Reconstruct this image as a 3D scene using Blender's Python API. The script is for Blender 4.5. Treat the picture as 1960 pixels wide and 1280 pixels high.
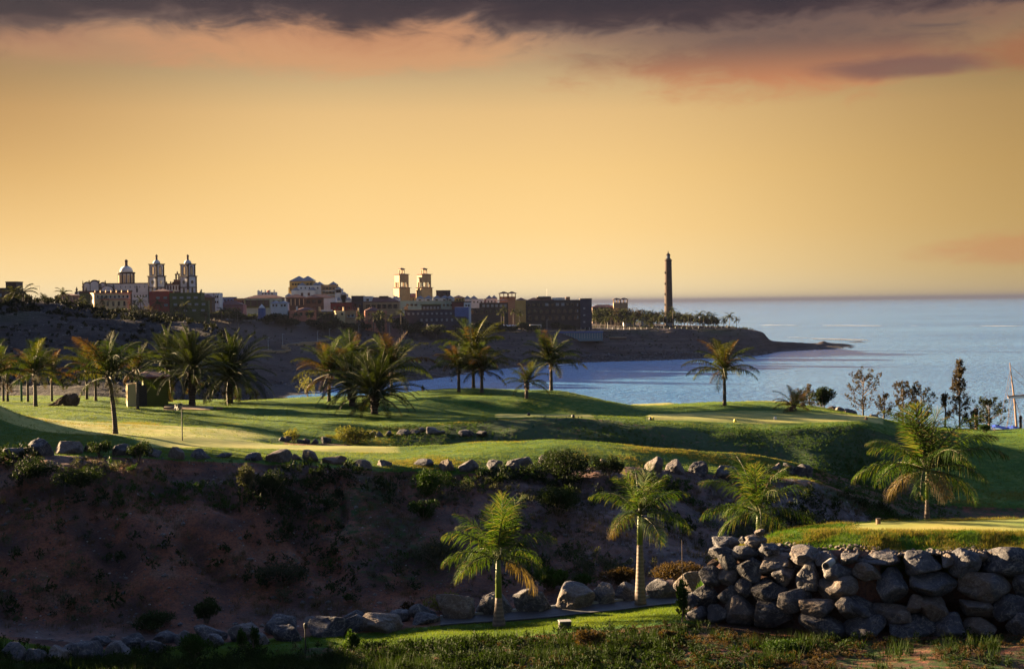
import bpy, bmesh, math, random
import numpy as np
from mathutils import Vector, Matrix, Euler

for o in list(bpy.data.objects): bpy.data.objects.remove(o)
scn = bpy.context.scene
col = scn.collection
R = math.radians
rnd = random.Random(7)
nr = np.random.RandomState(11)

# ------------------------------------------------------------------ camera
F = 2722.0                       # focal length in pixels of a 1960 wide frame (50 mm lens)
CAMZ = 38.0                      # metres above the sea
PITCH, ROLL = math.atan(61.4 / F), 0.0114
fw = Vector((0, math.cos(PITCH), -math.sin(PITCH)))
r0, u0 = Vector((1, 0, 0)), Vector((0, math.sin(PITCH), math.cos(PITCH)))
rt = r0 * math.cos(ROLL) - u0 * math.sin(ROLL)
up = u0 * math.cos(ROLL) + r0 * math.sin(ROLL)
cd = bpy.data.cameras.new('camera'); cam = bpy.data.objects.new('camera', cd); col.objects.link(cam)
cd.lens = 50; cd.sensor_width = 36; cd.clip_start = 0.5; cd.clip_end = 200000
M = Matrix.Identity(4)
for i in range(3):
    M[i][0], M[i][1], M[i][2] = rt[i], up[i], -fw[i]
M[2][3] = CAMZ
cam.matrix_world = M
scn.camera = cam

# ------------------------------------------------------------------ sun, sky, exposure
SUN_EL, SUN_AZ = 11.0, 30.0       # azimuth: degrees from straight left towards the far side
scn.view_settings.view_transform = 'Standard'
scn.view_settings.look = 'None'
scn.view_settings.gamma = 1
scn.view_settings.exposure = 3.45
sd = bpy.data.lights.new('sun', 'SUN'); sun = bpy.data.objects.new('sun', sd); col.objects.link(sun)
sd.energy = 5.0; sd.angle = R(0.6); sd.color = (1.0, 0.70, 0.38)
SL = Vector((-math.cos(R(SUN_AZ)) * math.cos(R(SUN_EL)), math.sin(R(SUN_AZ)) * math.cos(R(SUN_EL)), math.sin(R(SUN_EL))))
sun.rotation_euler = SL.to_track_quat('Z', 'Y').to_euler()

def srgb(r, g, b, k=1.0):
    f = lambda c: (c / 255 / 12.92 if c / 255 <= .04045 else ((c / 255 + .055) / 1.055) ** 2.4) * k
    return (f(r), f(g), f(b), 1)

class NT:
    """small helper to write node trees as expressions"""
    def __init__(s, tree): s.t = tree; s.n = tree.nodes; s.l = tree.links
    def node(s, kind, **kw):
        n = s.n.new(kind)
        for k, v in kw.items(): setattr(n, k, v)
        return n
    def set(s, sock, v):
        if hasattr(v, 'default_value') and hasattr(v, 'links'): s.l.new(v, sock)
        else: sock.default_value = v
    def math(s, op, a, b=0.0, c=None, clamp=False):
        n = s.node('ShaderNodeMath', operation=op, use_clamp=clamp)
        s.set(n.inputs[0], a); s.set(n.inputs[1], b)
        if c is not None: s.set(n.inputs[2], c)
        return n.outputs[0]
    def smooth(s, x, lo, hi):
        n = s.node('ShaderNodeMapRange', interpolation_type='SMOOTHSTEP')
        s.set(n.inputs[0], x); s.set(n.inputs[1], lo); s.set(n.inputs[2], hi)
        return n.outputs[0]
    def mix(s, f, a, b, mode='MIX'):
        n = s.node('ShaderNodeMix', data_type='RGBA', blend_type=mode)
        s.set(n.inputs[0], f); s.set(n.inputs[6], a); s.set(n.inputs[7], b)
        return n.outputs[2]
    def noise(s, vec, scale, detail=4, rough=.55, dist=0.0):
        n = s.node('ShaderNodeTexNoise')
        if vec is not None: s.set(n.inputs['Vector'], vec)
        n.inputs['Scale'].default_value = scale; n.inputs['Detail'].default_value = detail
        n.inputs['Roughness'].default_value = rough; n.inputs['Distortion'].default_value = dist
        return n.outputs['Fac']
    def ramp(s, f, stops, interp='LINEAR'):
        n = s.node('ShaderNodeValToRGB'); e = n.color_ramp.elements; n.color_ramp.interpolation = interp
        while len(e) < len(stops): e.new(.5)
        for el, (p, c) in zip(e, stops):
            el.position = p; el.color = c if len(c) == 4 else (*c, 1)
        s.set(n.inputs[0], f)
        return n.outputs[0]
    def comb(s, x, y, z):
        n = s.node('ShaderNodeCombineXYZ')
        for i, v in enumerate((x, y, z)): s.set(n.inputs[i], v)
        return n.outputs[0]

wd = bpy.data.worlds.new('World'); scn.world = wd; wd.use_nodes = True
w = NT(wd.node_tree); w.n.clear()
tc = w.node('ShaderNodeTexCoord').outputs['Generated']
sep = w.node('ShaderNodeSeparateXYZ'); w.l.new(tc, sep.inputs[0])
X, Y, Z = sep.outputs
nish = w.node('ShaderNodeTexSky', sky_type='NISHITA', sun_disc=False)
nish.sun_elevation = R(SUN_EL); nish.sun_rotation = math.atan2(SL.x, SL.y)
nish.air_density = 1.2; nish.dust_density = 3.0
v1 = w.comb(w.math('MULTIPLY', X, 6.5), w.math('MULTIPLY', Y, 2.0), w.math('MULTIPLY', Z, 19.0))
n1 = w.noise(v1, 1.0, 6, .6, .4)
n1c = w.math('SUBTRACT', n1, 0.5)
v2 = w.comb(w.math('MULTIPLY', X, 22.0), w.math('MULTIPLY', Y, 5.0), w.math('MULTIPLY', Z, 56.0))
n2 = w.noise(v2, 1.0, 7, .62, .8)
n2c = w.math('SUBTRACT', n2, 0.5)
# clear sky: glow at the horizon that deepens to gold, olive grey, then blue overhead
S = lambda r, g, b, k=1.0: srgb(r, g, b, k)
zr = w.math('MULTIPLY', w.math('MAXIMUM', Z, 0.0), 1.6)
zz = lambda py: (578 - py) / F * 1.6
base = w.ramp(zr, [(0.0, S(255, 232, 182)), (zz(520), S(255, 222, 160)), (zz(440), S(251, 211, 142)),
                   (zz(330), S(241, 199, 130)), (zz(220), S(224, 184, 124)), (zz(130), S(182, 156, 116)),
                   (zz(0), S(140, 135, 125)), (.50, S(150, 170, 215)), (.75, S(175, 205, 255, 1.0)), (1.0, S(120, 150, 215, 1.0))])
azf = w.smooth(X, 0.02, .40)                    # dimmer away from the sun, towards the right
base = w.mix(azf, base, w.mix(1.0, base, (.50, .47, .40, 1), 'MULTIPLY'))
lft = w.smooth(X, -.10, -.40)
base = w.mix(w.math('MULTIPLY', lft, w.smooth(Z, -.02, .15)), base, w.mix(1.0, base, (.62, .53, .44, 1), 'MULTIPLY'))
# cloud bank across the top
zb = w.math('ADD', Z, w.math('ADD', w.math('MULTIPLY', n1c, .050), w.math('MULTIPLY', n2c, .030)))
bank = w.smooth(zb, .150, .198)
bankc = w.ramp(w.smooth(zb, .158, .212), [(0, S(190, 138, 98)), (.3, S(148, 102, 82)), (.52, S(92, 66, 66)), (.75, S(64, 47, 52)), (1, S(48, 36, 45))])
bankfade = w.math('SUBTRACT', 1.0, w.smooth(zb, .25, .36))
skyc = w.mix(w.math('MULTIPLY', bank, bankfade), base, bankc)
def blob(cx, cy, rx, ry, warp=.9):
    ax = (cx - 980) / F; az = (578 - cy) / F
    dx = w.math('DIVIDE', w.math('SUBTRACT', X, ax), rx / F)
    dz = w.math('DIVIDE', w.math('SUBTRACT', Z, az), ry / F)
    d = w.math('SQRT', w.math('ADD', w.math('MULTIPLY', dx, dx), w.math('MULTIPLY', dz, dz)))
    d = w.math('ADD', d, w.math('ADD', w.math('MULTIPLY', n1c, warp * 2.2), w.math('MULTIPLY', n2c, warp * 1.4)))
    m = w.math('SUBTRACT', 1.0, w.smooth(d, .30, 1.10))
    return w.math('MULTIPLY', m, w.smooth(Y, 0.0, .3)), dz
m, dz = blob(1480, 135, 440, 84, .75)
c = w.mix(w.smooth(dz, -.7, .6), S(196, 122, 82), S(92, 72, 72))
skyc = w.mix(w.math('MULTIPLY', m, .85), skyc, c)
m, dz = blob(1700, 160, 190, 26, .5)
skyc = w.mix(w.math('MULTIPLY', m, .8), skyc, S(112, 82, 78))
m, dz = blob(1910, 145, 110, 40, .5)
skyc = w.mix(w.math('MULTIPLY', m, .6), skyc, S(160, 96, 66))
m, dz = blob(700, 105, 360, 55, .9)
skyc = w.mix(w.math('MULTIPLY', m, .55), skyc, S(214, 146, 98))
m, dz = blob(190, 110, 240, 36, .9)
skyc = w.mix(w.math('MULTIPLY', m, .35), skyc, S(190, 132, 98))
m, dz = blob(1880, 492, 150, 38, .9)
skyc = w.mix(w.math('MULTIPLY', m, .4), skyc, S(196, 122, 84))
# the sky behind the camera is the plain dusk blue of the sky model
back = w.smooth(Y, .05, -.45)
nm = w.mix(1.0, nish.outputs[0], (.12, .125, .16, 1), 'MULTIPLY')
skyc = w.mix(w.math('MULTIPLY', back, .85), skyc, nm)
hi = w.math('MULTIPLY', w.math('MULTIPLY', w.smooth(Z, .23, .36), w.math('SUBTRACT', 1.0, w.math('MULTIPLY', w.smooth(Z, .62, .85), .7))), w.smooth(Y, .1, .5))     # clear blue above the cloud bank, seen only mirrored in the sea
skyc = w.mix(hi, skyc, w.mix(1.0, skyc, (2.9, 3.05, 3.1, 1), 'MULTIPLY'))
skyc = w.mix(.006, skyc, nish.outputs[0])
below = w.smooth(Z, 0.0, -.05)
skyc = w.mix(below, skyc, (.1, .1, .12, 1))
bgn = w.node('ShaderNodeBackground'); w.l.new(skyc, bgn.inputs[0]); bgn.inputs[1].default_value = 0.098
out = w.node('ShaderNodeOutputWorld'); w.l.new(bgn.outputs[0], out.inputs[0])

# ------------------------------------------------------------------ small library
def tag(o, label=None, cat=None, group=None, kind=None):
    if label: o['label'] = label
    if cat: o['category'] = cat
    if group: o['group'] = group
    if kind: o['kind'] = kind
    return o
def empty(name, loc, rz=0.0, label=None, cat=None, group=None):
    o = bpy.data.objects.new(name, None); col.objects.link(o); o.empty_display_size = .3
    o.location = loc; o.rotation_euler = (0, 0, rz)
    return tag(o, label, cat, group)
def link(name, me, parent=None, loc=(0, 0, 0), rot=(0, 0, 0), scale=(1, 1, 1)):
    o = bpy.data.objects.new(name, me); col.objects.link(o)
    o.location = loc; o.rotation_euler = rot; o.scale = scale
    if parent: o.parent = parent
    return o
def ray(px, py):
    return fw + rt * ((px - 980) / F) + up * ((640 - py) / F)
def P(px, py, D):
    d = ray(px, py); k = D / d.y
    return Vector((d.x * k, D, CAMZ + d.z * k))
def hor(px): return 590 - .0114 * px

class MB:
    """collects quads and triangles and builds one mesh"""
    def __init__(s): s.v = []; s.f = []; s.m = []; s.n = 0
    def add(s, vs, fs, mi=0):
        b = s.n; s.v.extend([tuple(p) for p in vs]); s.n += len(vs)
        s.f.extend([tuple(b + i for i in f) for f in fs]); s.m.extend([mi] * len(fs))
        return s
    def box(s, c, size, rz=0.0, mi=0, taper=1.0):
        hx, hy, hz = size[0] / 2, size[1] / 2, size[2] / 2
        cs, sn = math.cos(rz), math.sin(rz); vs = []
        for z in (-1, 1):
            t = taper if z > 0 else 1
            for x, y in ((-1, -1), (1, -1), (1, 1), (-1, 1)):
                a, b = x * hx * t, y * hy * t
                vs.append((c[0] + a * cs - b * sn, c[1] + a * sn + b * cs, c[2] + z * hz))
        return s.add(vs, [(3, 2, 1, 0), (4, 5, 6, 7), (0, 1, 5, 4), (1, 2, 6, 5), (2, 3, 7, 6), (3, 0, 4, 7)], mi)
    def tube(s, pts, rad, seg=8, mi=0, cap=True):
        pts = [Vector(p) for p in pts]; n = len(pts); rad = rad if hasattr(rad, '__len__') else [rad] * n
        vs = []; side = None
        for i, p in enumerate(pts):
            t = (pts[min(i + 1, n - 1)] - pts[max(i - 1, 0)]).normalized()
            a = t.cross(Vector((0, 1, 0)) if abs(t.y) < .9 else Vector((1, 0, 0))).normalized()
            if side is not None:
                a = (side - t * side.dot(t)).normalized()
            side = a; b = t.cross(a)
            for k in range(seg):
                an = 2 * math.pi * k / seg
                vs.append(p + (a * math.cos(an) + b * math.sin(an)) * rad[i])
        fs = [(i * seg + k, i * seg + (k + 1) % seg, (i + 1) * seg + (k + 1) % seg, (i + 1) * seg + k) for i in range(n - 1) for k in range(seg)]
        if cap: fs += [tuple(range(seg - 1, -1, -1)), tuple((n - 1) * seg + k for k in range(seg))]
        return s.add(vs, fs, mi)
    def lathe(s, prof, seg=16, c=(0, 0, 0), mi=0, rot=0.0):
        vs = []
        for r, z in prof:
            for k in range(seg):
                an = 2 * math.pi * k / seg + rot
                vs.append((c[0] + r * math.cos(an), c[1] + r * math.sin(an), c[2] + z))
        n = len(prof)
        fs = [(i * seg + k, i * seg + (k + 1) % seg, (i + 1) * seg + (k + 1) % seg, (i + 1) * seg + k) for i in range(n - 1) for k in range(seg)]
        fs += [tuple(range(seg - 1, -1, -1)), tuple((n - 1) * seg + k for k in range(seg))]
        return s.add(vs, fs, mi)
    def hip(s, c, sx, sy, h, rz=0.0, over=.3, mi=0, ridge=None):
        """hipped roof, base centre c; ridge runs along the longer side"""
        hx, hy = sx / 2 + over, sy / 2 + over; t = .18
        r = max(hx - hy, 0) if ridge is None else ridge * hx; q = max(hy - hx, 0) if ridge is None else 0
        pts = [(-hx, -hy, 0), (hx, -hy, 0), (hx, hy, 0), (-hx, hy, 0), (-hx, -hy, t), (hx, -hy, t), (hx, hy, t), (-hx, hy, t), (-r, -q, h), (r, q, h)]
        cs, sn = math.cos(rz), math.sin(rz)
        vs = [(c[0] + x * cs - y * sn, c[1] + x * sn + y * cs, c[2] + z) for x, y, z in pts]
        fs = [(3, 2, 1, 0), (0, 1, 5, 4), (1, 2, 6, 5), (2, 3, 7, 6), (3, 0, 4, 7)]
        if hx >= hy: fs += [(4, 5, 9, 8), (5, 6, 9), (6, 7, 8, 9), (7, 4, 8)]
        else: fs += [(4, 5, 8), (5, 6, 9, 8), (6, 7, 9), (7, 4, 8, 9)]
        return s.add(vs, fs, mi)
    def mesh(s, name, mats, smooth=False):
        me = bpy.data.meshes.new(name); me.from_pydata(s.v, [], s.f)
        for m in (mats if isinstance(mats, (list, tuple)) else [mats]): me.materials.append(m)
        if any(s.m): me.polygons.foreach_set('material_index', s.m)
        if smooth: me.polygons.foreach_set('use_smooth', [True] * len(me.polygons))
        me.update(); return me
    def build(s, name, mats, parent=None, smooth=False, loc=(0, 0, 0), rot=(0, 0, 0)):
        return link(name, s.mesh(name, mats, smooth), parent, loc, rot)

def np_mesh(name, V, Fq, mats, smooth=False, mi=None, attr=None):
    """mesh from numpy arrays; Fq is (n,3) or (n,4)"""
    me = bpy.data.meshes.new(name); k = Fq.shape[1]; n = len(Fq)
    me.vertices.add(len(V)); me.vertices.foreach_set('co', np.ascontiguousarray(V, dtype=np.float32).ravel())
    me.loops.add(n * k); me.loops.foreach_set('vertex_index', np.ascontiguousarray(Fq, dtype=np.int32).ravel())
    me.polygons.add(n); me.polygons.foreach_set('loop_start', np.arange(0, n * k, k, dtype=np.int32))
    me.polygons.foreach_set('loop_total', np.full(n, k, dtype=np.int32))
    for m in (mats if isinstance(mats, (list, tuple)) else [mats]): me.materials.append(m)
    if mi is not None: me.polygons.foreach_set('material_index', np.ascontiguousarray(mi, dtype=np.int32))
    me.polygons.foreach_set('use_smooth', np.full(n, smooth, dtype=bool))
    if attr is not None:
        a = me.color_attributes.new('ground', 'FLOAT_COLOR', 'POINT')
        a.data.foreach_set('color', np.ascontiguousarray(attr, dtype=np.float32).ravel())
    me.update(calc_edges=True); me.validate()
    return me

# numpy value noise
_tab = nr.rand(4096).astype(np.float64)
def vnoise(x, y, seed=0):
    xi = np.floor(x).astype(np.int64); yi = np.floor(y).astype(np.int64)
    fx = x - xi; fy = y - yi; fx = fx * fx * (3 - 2 * fx); fy = fy * fy * (3 - 2 * fy)
    h = lambda a, b: _tab[((a * 73856093) ^ (b * 19349663) ^ (seed * 83492791)) & 4095]
    return (h(xi, yi) * (1 - fx) + h(xi + 1, yi) * fx) * (1 - fy) + (h(xi, yi + 1) * (1 - fx) + h(xi + 1, yi + 1) * fx) * fy
def fbm(x, y, sc, oct=4, seed=0):
    s = 0; a = 1; t = 0
    for o in range(oct):
        s = s + a * (vnoise(x / sc, y / sc, seed + o) - .5); t += a; a *= .5; sc = sc / 2.03
    return s / t * 2
# ------------------------------------------------------------------ materials
MAT = {}
def new_mat(name):
    m = bpy.data.materials.new(name); m.use_nodes = True; t = NT(m.node_tree); t.n.clear()
    o = t.node('ShaderNodeOutputMaterial'); b = t.node('ShaderNodeBsdfPrincipled'); t.l.new(b.outputs[0], o.inputs[0])
    MAT[name] = m
    return m, t, b, o
def coords(t, kind='Object'):
    return t.node('ShaderNodeTexCoord').outputs[kind]
def bump(t, b, h, strength=.5, dist=.05):
    n = t.node('ShaderNodeBump'); n.inputs['Strength'].default_value = strength; n.inputs['Distance'].default_value = dist
    t.l.new(h, n.inputs['Height']); t.l.new(n.outputs[0], b.inputs['Normal'])
def surf(name, c1, c2, scale=2.0, rough=.85, bs=.3, bd=.03, bscale=None, c3=None, spec=.3):
    m, t, b, o = new_mat(name); v = coords(t)
    f = t.noise(v, scale, 5, .6)
    c = t.ramp(f, [(.3, c1), (.62, c2)] + ([(.75, c3)] if c3 else []))
    t.l.new(c, b.inputs['Base Color']); b.inputs['Roughness'].default_value = rough
    b.inputs['Specular IOR Level'].default_value = spec
    if bs: bump(t, b, t.noise(v, bscale or scale * 5, 5, .65), bs, bd)
    return m
def leafmat(name, c1, c2, trans=.35, scale=3.0, rough=.75, spec=.05, tc=None):
    m, t, b, o = new_mat(name); v = coords(t)
    oi = t.node('ShaderNodeObjectInfo')
    f = t.math('ADD', t.math('MULTIPLY', t.noise(v, scale, 3, .6), .8), t.math('MULTIPLY', oi.outputs['Random'], .3))
    c = t.ramp(f, [(.35, c1), (.75, c2)])
    t.l.new(c, b.inputs['Base Color']); b.inputs['Roughness'].default_value = rough; b.inputs['Specular IOR Level'].default_value = spec
    tr = t.node('ShaderNodeBsdfTranslucent')
    t.l.new(t.mix(1.0, c, tc or (1.6, 1.5, .5, 1), 'MULTIPLY'), tr.inputs[0])
    ms = t.node('ShaderNodeMixShader'); ms.inputs[0].default_value = trans
    t.l.new(b.outputs[0], ms.inputs[1]); t.l.new(tr.outputs[0], ms.inputs[2]); t.l.new(ms.outputs[0], o.inputs[0])
    return m

# terrain: vertex attribute R = rough grass, G = mown grass, B = weeds, A = gravel (painted hill shade in coast)
m, t, b, o = new_mat('terrain')
v = coords(t)
at = t.node('ShaderNodeAttribute', attribute_name='ground')
sp = t.node('ShaderNodeSeparateColor'); t.l.new(at.outputs['Color'], sp.inputs[0])
gR, gG, gB = sp.outputs; gA = at.outputs['Alpha']
nA, nB, nC = t.noise(v, .35, 5, .6), t.noise(v, 2.2, 5, .65), t.noise(v, 9.0, 4, .7)
soil = t.ramp(nA, [(.32, (.034, .020, .018)), (.45, (.080, .038, .028)), (.55, (.165, .060, .032)), (.70, (.165, .098, .070))])
soil = t.mix(t.math('MULTIPLY', t.smooth(nC, .35, .7), .7), soil, (.016, .012, .015, 1))
vo = t.node('ShaderNodeTexVoronoi'); vo.inputs['Scale'].default_value = 7.0; t.l.new(v, vo.inputs['Vector'])
pm = t.math('MULTIPLY', t.math('LESS_THAN', vo.outputs['Distance'], t.math('MULTIPLY', nB, .20)), t.smooth(nA, .45, .6))
soil = t.mix(pm, soil, (.11, .10, .10, 1))
grav = t.ramp(nB, [(.3, (.042, .036, .042)), (.55, (.105, .088, .090)), (.72, (.18, .15, .145))])
cl = t.mix(gA, soil, grav)
weed = t.ramp(nC, [(.3, (.010, .020, .006)), (.6, (.022, .050, .010)), (.8, (.05, .075, .012))])
cl = t.mix(t.math('MULTIPLY', t.smooth(t.math('ADD', gB, t.math('MULTIPLY', t.math('SUBTRACT', nB, .5), 1.6)), .35, .7), t.math('GREATER_THAN', gB, .02)), cl, weed)
rough = t.ramp(t.math('ADD', t.math('MULTIPLY', nB, .6), t.math('MULTIPLY', nA, .45)), [(.38, (.012, .044, .004)), (.55, (.034, .086, .008)), (.70, (.105, .125, .022))])
mown = t.ramp(nA, [(.3, (.105, .145, .030)), (.6, (.230, .220, .058)), (.8, (.31, .255, .090))])
ed = lambda g, k=.5: t.smooth(t.math('ADD', g, t.math('MULTIPLY', t.math('SUBTRACT', nB, .5), k)), .4, .6)
cl = t.mix(ed(gR), cl, rough)
cl = t.mix(ed(gG, .15), cl, mown)
t.l.new(cl, b.inputs['Base Color']); b.inputs['Roughness'].default_value = .95; b.inputs['Specular IOR Level'].default_value = .12
hh = t.math('ADD', nB, t.math('MULTIPLY', t.noise(v, 22, 4, .7), .6))
bn = t.node('ShaderNodeBump'); t.l.new(hh, bn.inputs['Height']); bn.inputs['Distance'].default_value = .12
t.l.new(t.math('SUBTRACT', .65, t.math('MULTIPLY', gG, .5)), bn.inputs['Strength']); t.l.new(bn.outputs[0], b.inputs['Normal'])

# far terrain, coarser
m, t, b, o = new_mat('coast')
v = coords(t); at = t.node('ShaderNodeAttribute', attribute_name='ground')
sp = t.node('ShaderNodeSeparateColor'); t.l.new(at.outputs['Color'], sp.inputs[0])
nA, nB, nC = t.noise(v, .012, 6, .6), t.noise(v, .09, 6, .65), t.noise(v, .5, 5, .7)
cl = t.ramp(t.math('ADD', t.math('MULTIPLY', nA, .5), t.math('MULTIPLY', nB, .5)), [(.36, (.018, .016, .022)), (.5, (.036, .030, .036)), (.64, (.060, .046, .046))])
sz = t.node('ShaderNodeSeparateXYZ'); t.l.new(v, sz.inputs[0])
st = t.noise(t.comb(t.math('MULTIPLY', sz.outputs[0], .012), t.math('MULTIPLY', sz.outputs[1], .012), t.math('MULTIPLY', sz.outputs[2], .55)), 1.0, 4, .6, .3)
cl = t.mix(t.math('MULTIPLY', t.smooth(st, .48, .62), .45), cl, (.085, .066, .062, 1))
cl = t.mix(t.math('MULTIPLY', t.smooth(nC, .52, .72), .5), cl, (.016, .017, .013, 1))
cl = t.mix(sp.outputs[0], cl, t.ramp(nB, [(.35, (.014, .026, .008)), (.65, (.034, .060, .014))]))
cl = t.mix(sp.outputs[1], cl, t.ramp(nC, [(.35, (.014, .014, .019)), (.65, (.040, .038, .044))]))
cl = t.mix(sp.outputs[2], cl, (.105, .070, .050, 1))
cl = t.mix(t.math('MULTIPLY', at.outputs['Alpha'], .75), cl, (.010, .008, .009, 1))  # alpha darkens the left hillside: its shade painted into the colour
t.l.new(cl, b.inputs['Base Color']); b.inputs['Roughness'].default_value = .95; b.inputs['Specular IOR Level'].default_value = .1
bump(t, b, t.math('ADD', nB, t.math('MULTIPLY', nC, .5)), 1.0, 3.0)

# sea
m, t, b, o = new_mat('sea')
v = coords(t)
mp = t.node('ShaderNodeMapping'); mp.inputs['Scale'].default_value = (.55, 1.0, 1.0); mp.inputs['Rotation'].default_value = (0, 0, R(14)); t.l.new(v, mp.inputs[0])
wv = mp.outputs[0]
h1, h2, h3 = t.noise(wv, .045, 3, .6, .3), t.noise(wv, .22, 4, .65, .6), t.noise(wv, 1.1, 3, .6)
hs = t.math('ADD', t.math('MULTIPLY', h1, 1.2), t.math('ADD', t.math('MULTIPLY', h2, 2.0), t.math('MULTIPLY', h3, .7)))
bump(t, b, hs, 1.0, 1.6)
lg = t.noise(mp.outputs[0], .004, 4, .6)
t.l.new(t.ramp(lg, [(.35, (.050, .160, .350)), (.65, (.085, .225, .430))]), b.inputs['Base Color'])
b.inputs['Roughness'].default_value = .18; b.inputs['IOR'].default_value = 1.33; b.inputs['Specular IOR Level'].default_value = .5
m, t, b, o = new_mat('foam')
v = coords(t)
b.inputs['Base Color'].default_value = (.36, .40, .46, 1); b.inputs['Roughness'].default_value = .9
bump(t, b, t.noise(v, .8, 4), 1, .5)

# rock
def rockmat(name, c1, c2, c3, lichen):
    m, t, b, o = new_mat(name); v0 = coords(t); oi = t.node('ShaderNodeObjectInfo')
    ad = t.node('ShaderNodeVectorMath', operation='ADD'); t.l.new(v0, ad.inputs[0])
    t.l.new(t.comb(t.math('MULTIPLY', oi.outputs['Random'], 40.0), t.math('MULTIPLY', oi.outputs['Random'], 13.0), 0.0), ad.inputs[1])
    v = ad.outputs[0]
    a, bb, cc = t.noise(v, .9, 5, .6, .6), t.noise(v, 3.5, 6, .68, .5), t.noise(v, 14, 5, .7)
    f = t.math('ADD', t.math('MULTIPLY', a, .55), t.math('ADD', t.math('MULTIPLY', bb, .35), t.math('MULTIPLY', t.math('SUBTRACT', oi.outputs['Random'], .5), .26)))
    c = t.ramp(f, [(.30, c1), (.46, c2), (.62, c3)])
    c = t.mix(t.math('MULTIPLY', t.smooth(bb, .55, .68), .55), c, lichen)
    c = t.mix(t.math('MULTIPLY', t.math('MULTIPLY', t.smooth(oi.outputs['Random'], .45, .9), t.smooth(a, .35, .6)), .75), c, (.085, .060, .046, 1))
    c = t.mix(t.math('MULTIPLY', t.smooth(cc, .5, .7), .5), c, c1)
    vn = t.math('ABSOLUTE', t.math('SUBTRACT', t.noise(v, 1.7, 5, .62, 1.2), .5))
    c = t.mix(t.math('MULTIPLY', t.math('SUBTRACT', 1.0, t.smooth(vn, .004, .022)), .38), c, lichen)
    t.l.new(c, b.inputs['Base Color']); b.inputs['Roughness'].default_value = .85; b.inputs['Specular IOR Level'].default_value = .25
    bump(t, b, t.math('ADD', bb, t.math('MULTIPLY', cc, .35)), .9, .12)
    return m
rockmat('rock', (.018, .019, .026, 1), (.054, .055, .068, 1), (.108, .098, .098, 1), (.23, .21, .19, 1))
rockmat('rock_rust', (.03, .022, .02, 1), (.075, .045, .035, 1), (.11, .075, .06, 1), (.13, .10, .08, 1))

# palms and plants
leafmat('coconut_leaf', (.008, .016, .004, 1), (.026, .038, .008, 1), .34)
leafmat('coconut_yellow', (.020, .026, .005, 1), (.046, .048, .010, 1), .36)
leafmat('coconut_dry', (.026, .016, .008, 1), (.050, .028, .012, 1), .32)
leafmat('date_leaf', (.008, .014, .005, 1), (.024, .034, .010, 1), .26)
leafmat('royal_leaf', (.012, .030, .006, 1), (.036, .064, .012, 1), .36)
leafmat('royal_pale', (.06, .065, .024, 1), (.11, .11, .045, 1), .3)
leafmat('royal_dry', (.06, .045, .026, 1), (.10, .075, .045, 1), .3)
leafmat('far_leaf', (.014, .020, .008, 1), (.032, .036, .012, 1), .25)
surf('rachis', (.026, .030, .010, 1), (.05, .05, .018, 1), 3, .6, 0)
def trunkmat(name, c1, c2, ring, amp):
    m, t, b, o = new_mat(name); v = coords(t)
    s = t.node('ShaderNodeSeparateXYZ'); t.l.new(v, s.inputs[0])
    n = t.noise(v, 5, 4, .6)
    rg = t.math('SINE', t.math('ADD', t.math('MULTIPLY', s.outputs[2], ring), t.math('MULTIPLY', n, 3.0)))
    f = t.math('ADD', t.math('MULTIPLY', rg, .22), n)
    t.l.new(t.ramp(f, [(.3, c1), (.75, c2)]), b.inputs['Base Color']); b.inputs['Roughness'].default_value = .9
    bump(t, b, t.math('ADD', t.math('MULTIPLY', rg, .3), n), amp, .04)
trunkmat('coconut_bark', (.035, .024, .018, 1), (.105, .080, .065, 1), 48, .8)
trunkmat('date_bark', (.018, .012, .010, 1), (.055, .036, .028, 1), 30, 1.0)
trunkmat('royal_bark', (.075, .058, .050, 1), (.125, .098, .085, 1), 42, .4)
surf('crownshaft', (.045, .075, .012, 1), (.085, .11, .022, 1), 2, .45, .1)
surf('fibre', (.045, .028, .018, 1), (.10, .065, .04, 1), 8, .95, .8, .05)
leafmat('scrub', (.007, .014, .006, 1), (.022, .036, .012, 1), .25, 1.2, .7)
leafmat('scrub_grey', (.020, .026, .020, 1), (.050, .055, .038, 1), .25, 1.2, .7)
leafmat('scrub_gold', (.060, .068, .020, 1), (.13, .125, .045, 1), .4, 1.5, .7)
leafmat('scrub_green', (.011, .028, .005, 1), (.028, .058, .010, 1), .25, 1.5, .6)
leafmat('scrub_rust', (.020, .014, .008, 1), (.046, .030, .014, 1), .3, 1.5, .7)
leafmat('grass_blade', (.024, .066, .007, 1), (.075, .105, .018, 1), .35, .25, .6)
leafmat('low_weed', (.005, .012, .003, 1), (.016, .030, .007, 1), .25, 1.2, .7)
leafmat('dry_tuft', (.040, .030, .018, 1), (.085, .066, .040, 1), .2, .8, .8)
leafmat('grass_dry', (.085, .080, .022, 1), (.13, .11, .036, 1), .35, .4, .7)
leafmat('tree_dark', (.012, .018, .008, 1), (.030, .036, .014, 1), .2, .3, .7)
leafmat('tree_rust', (.024, .019, .012, 1), (.048, .036, .020, 1), .25, .3, .7)
leafmat('hill_scrub', (.006, .009, .006, 1), (.016, .020, .010, 1), .1, .3, .8)  # leaf colour darkened to stand for shade on the left hill
surf('twig', (.05, .035, .028, 1), (.10, .075, .06, 1), 5, .9, .3)

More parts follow.
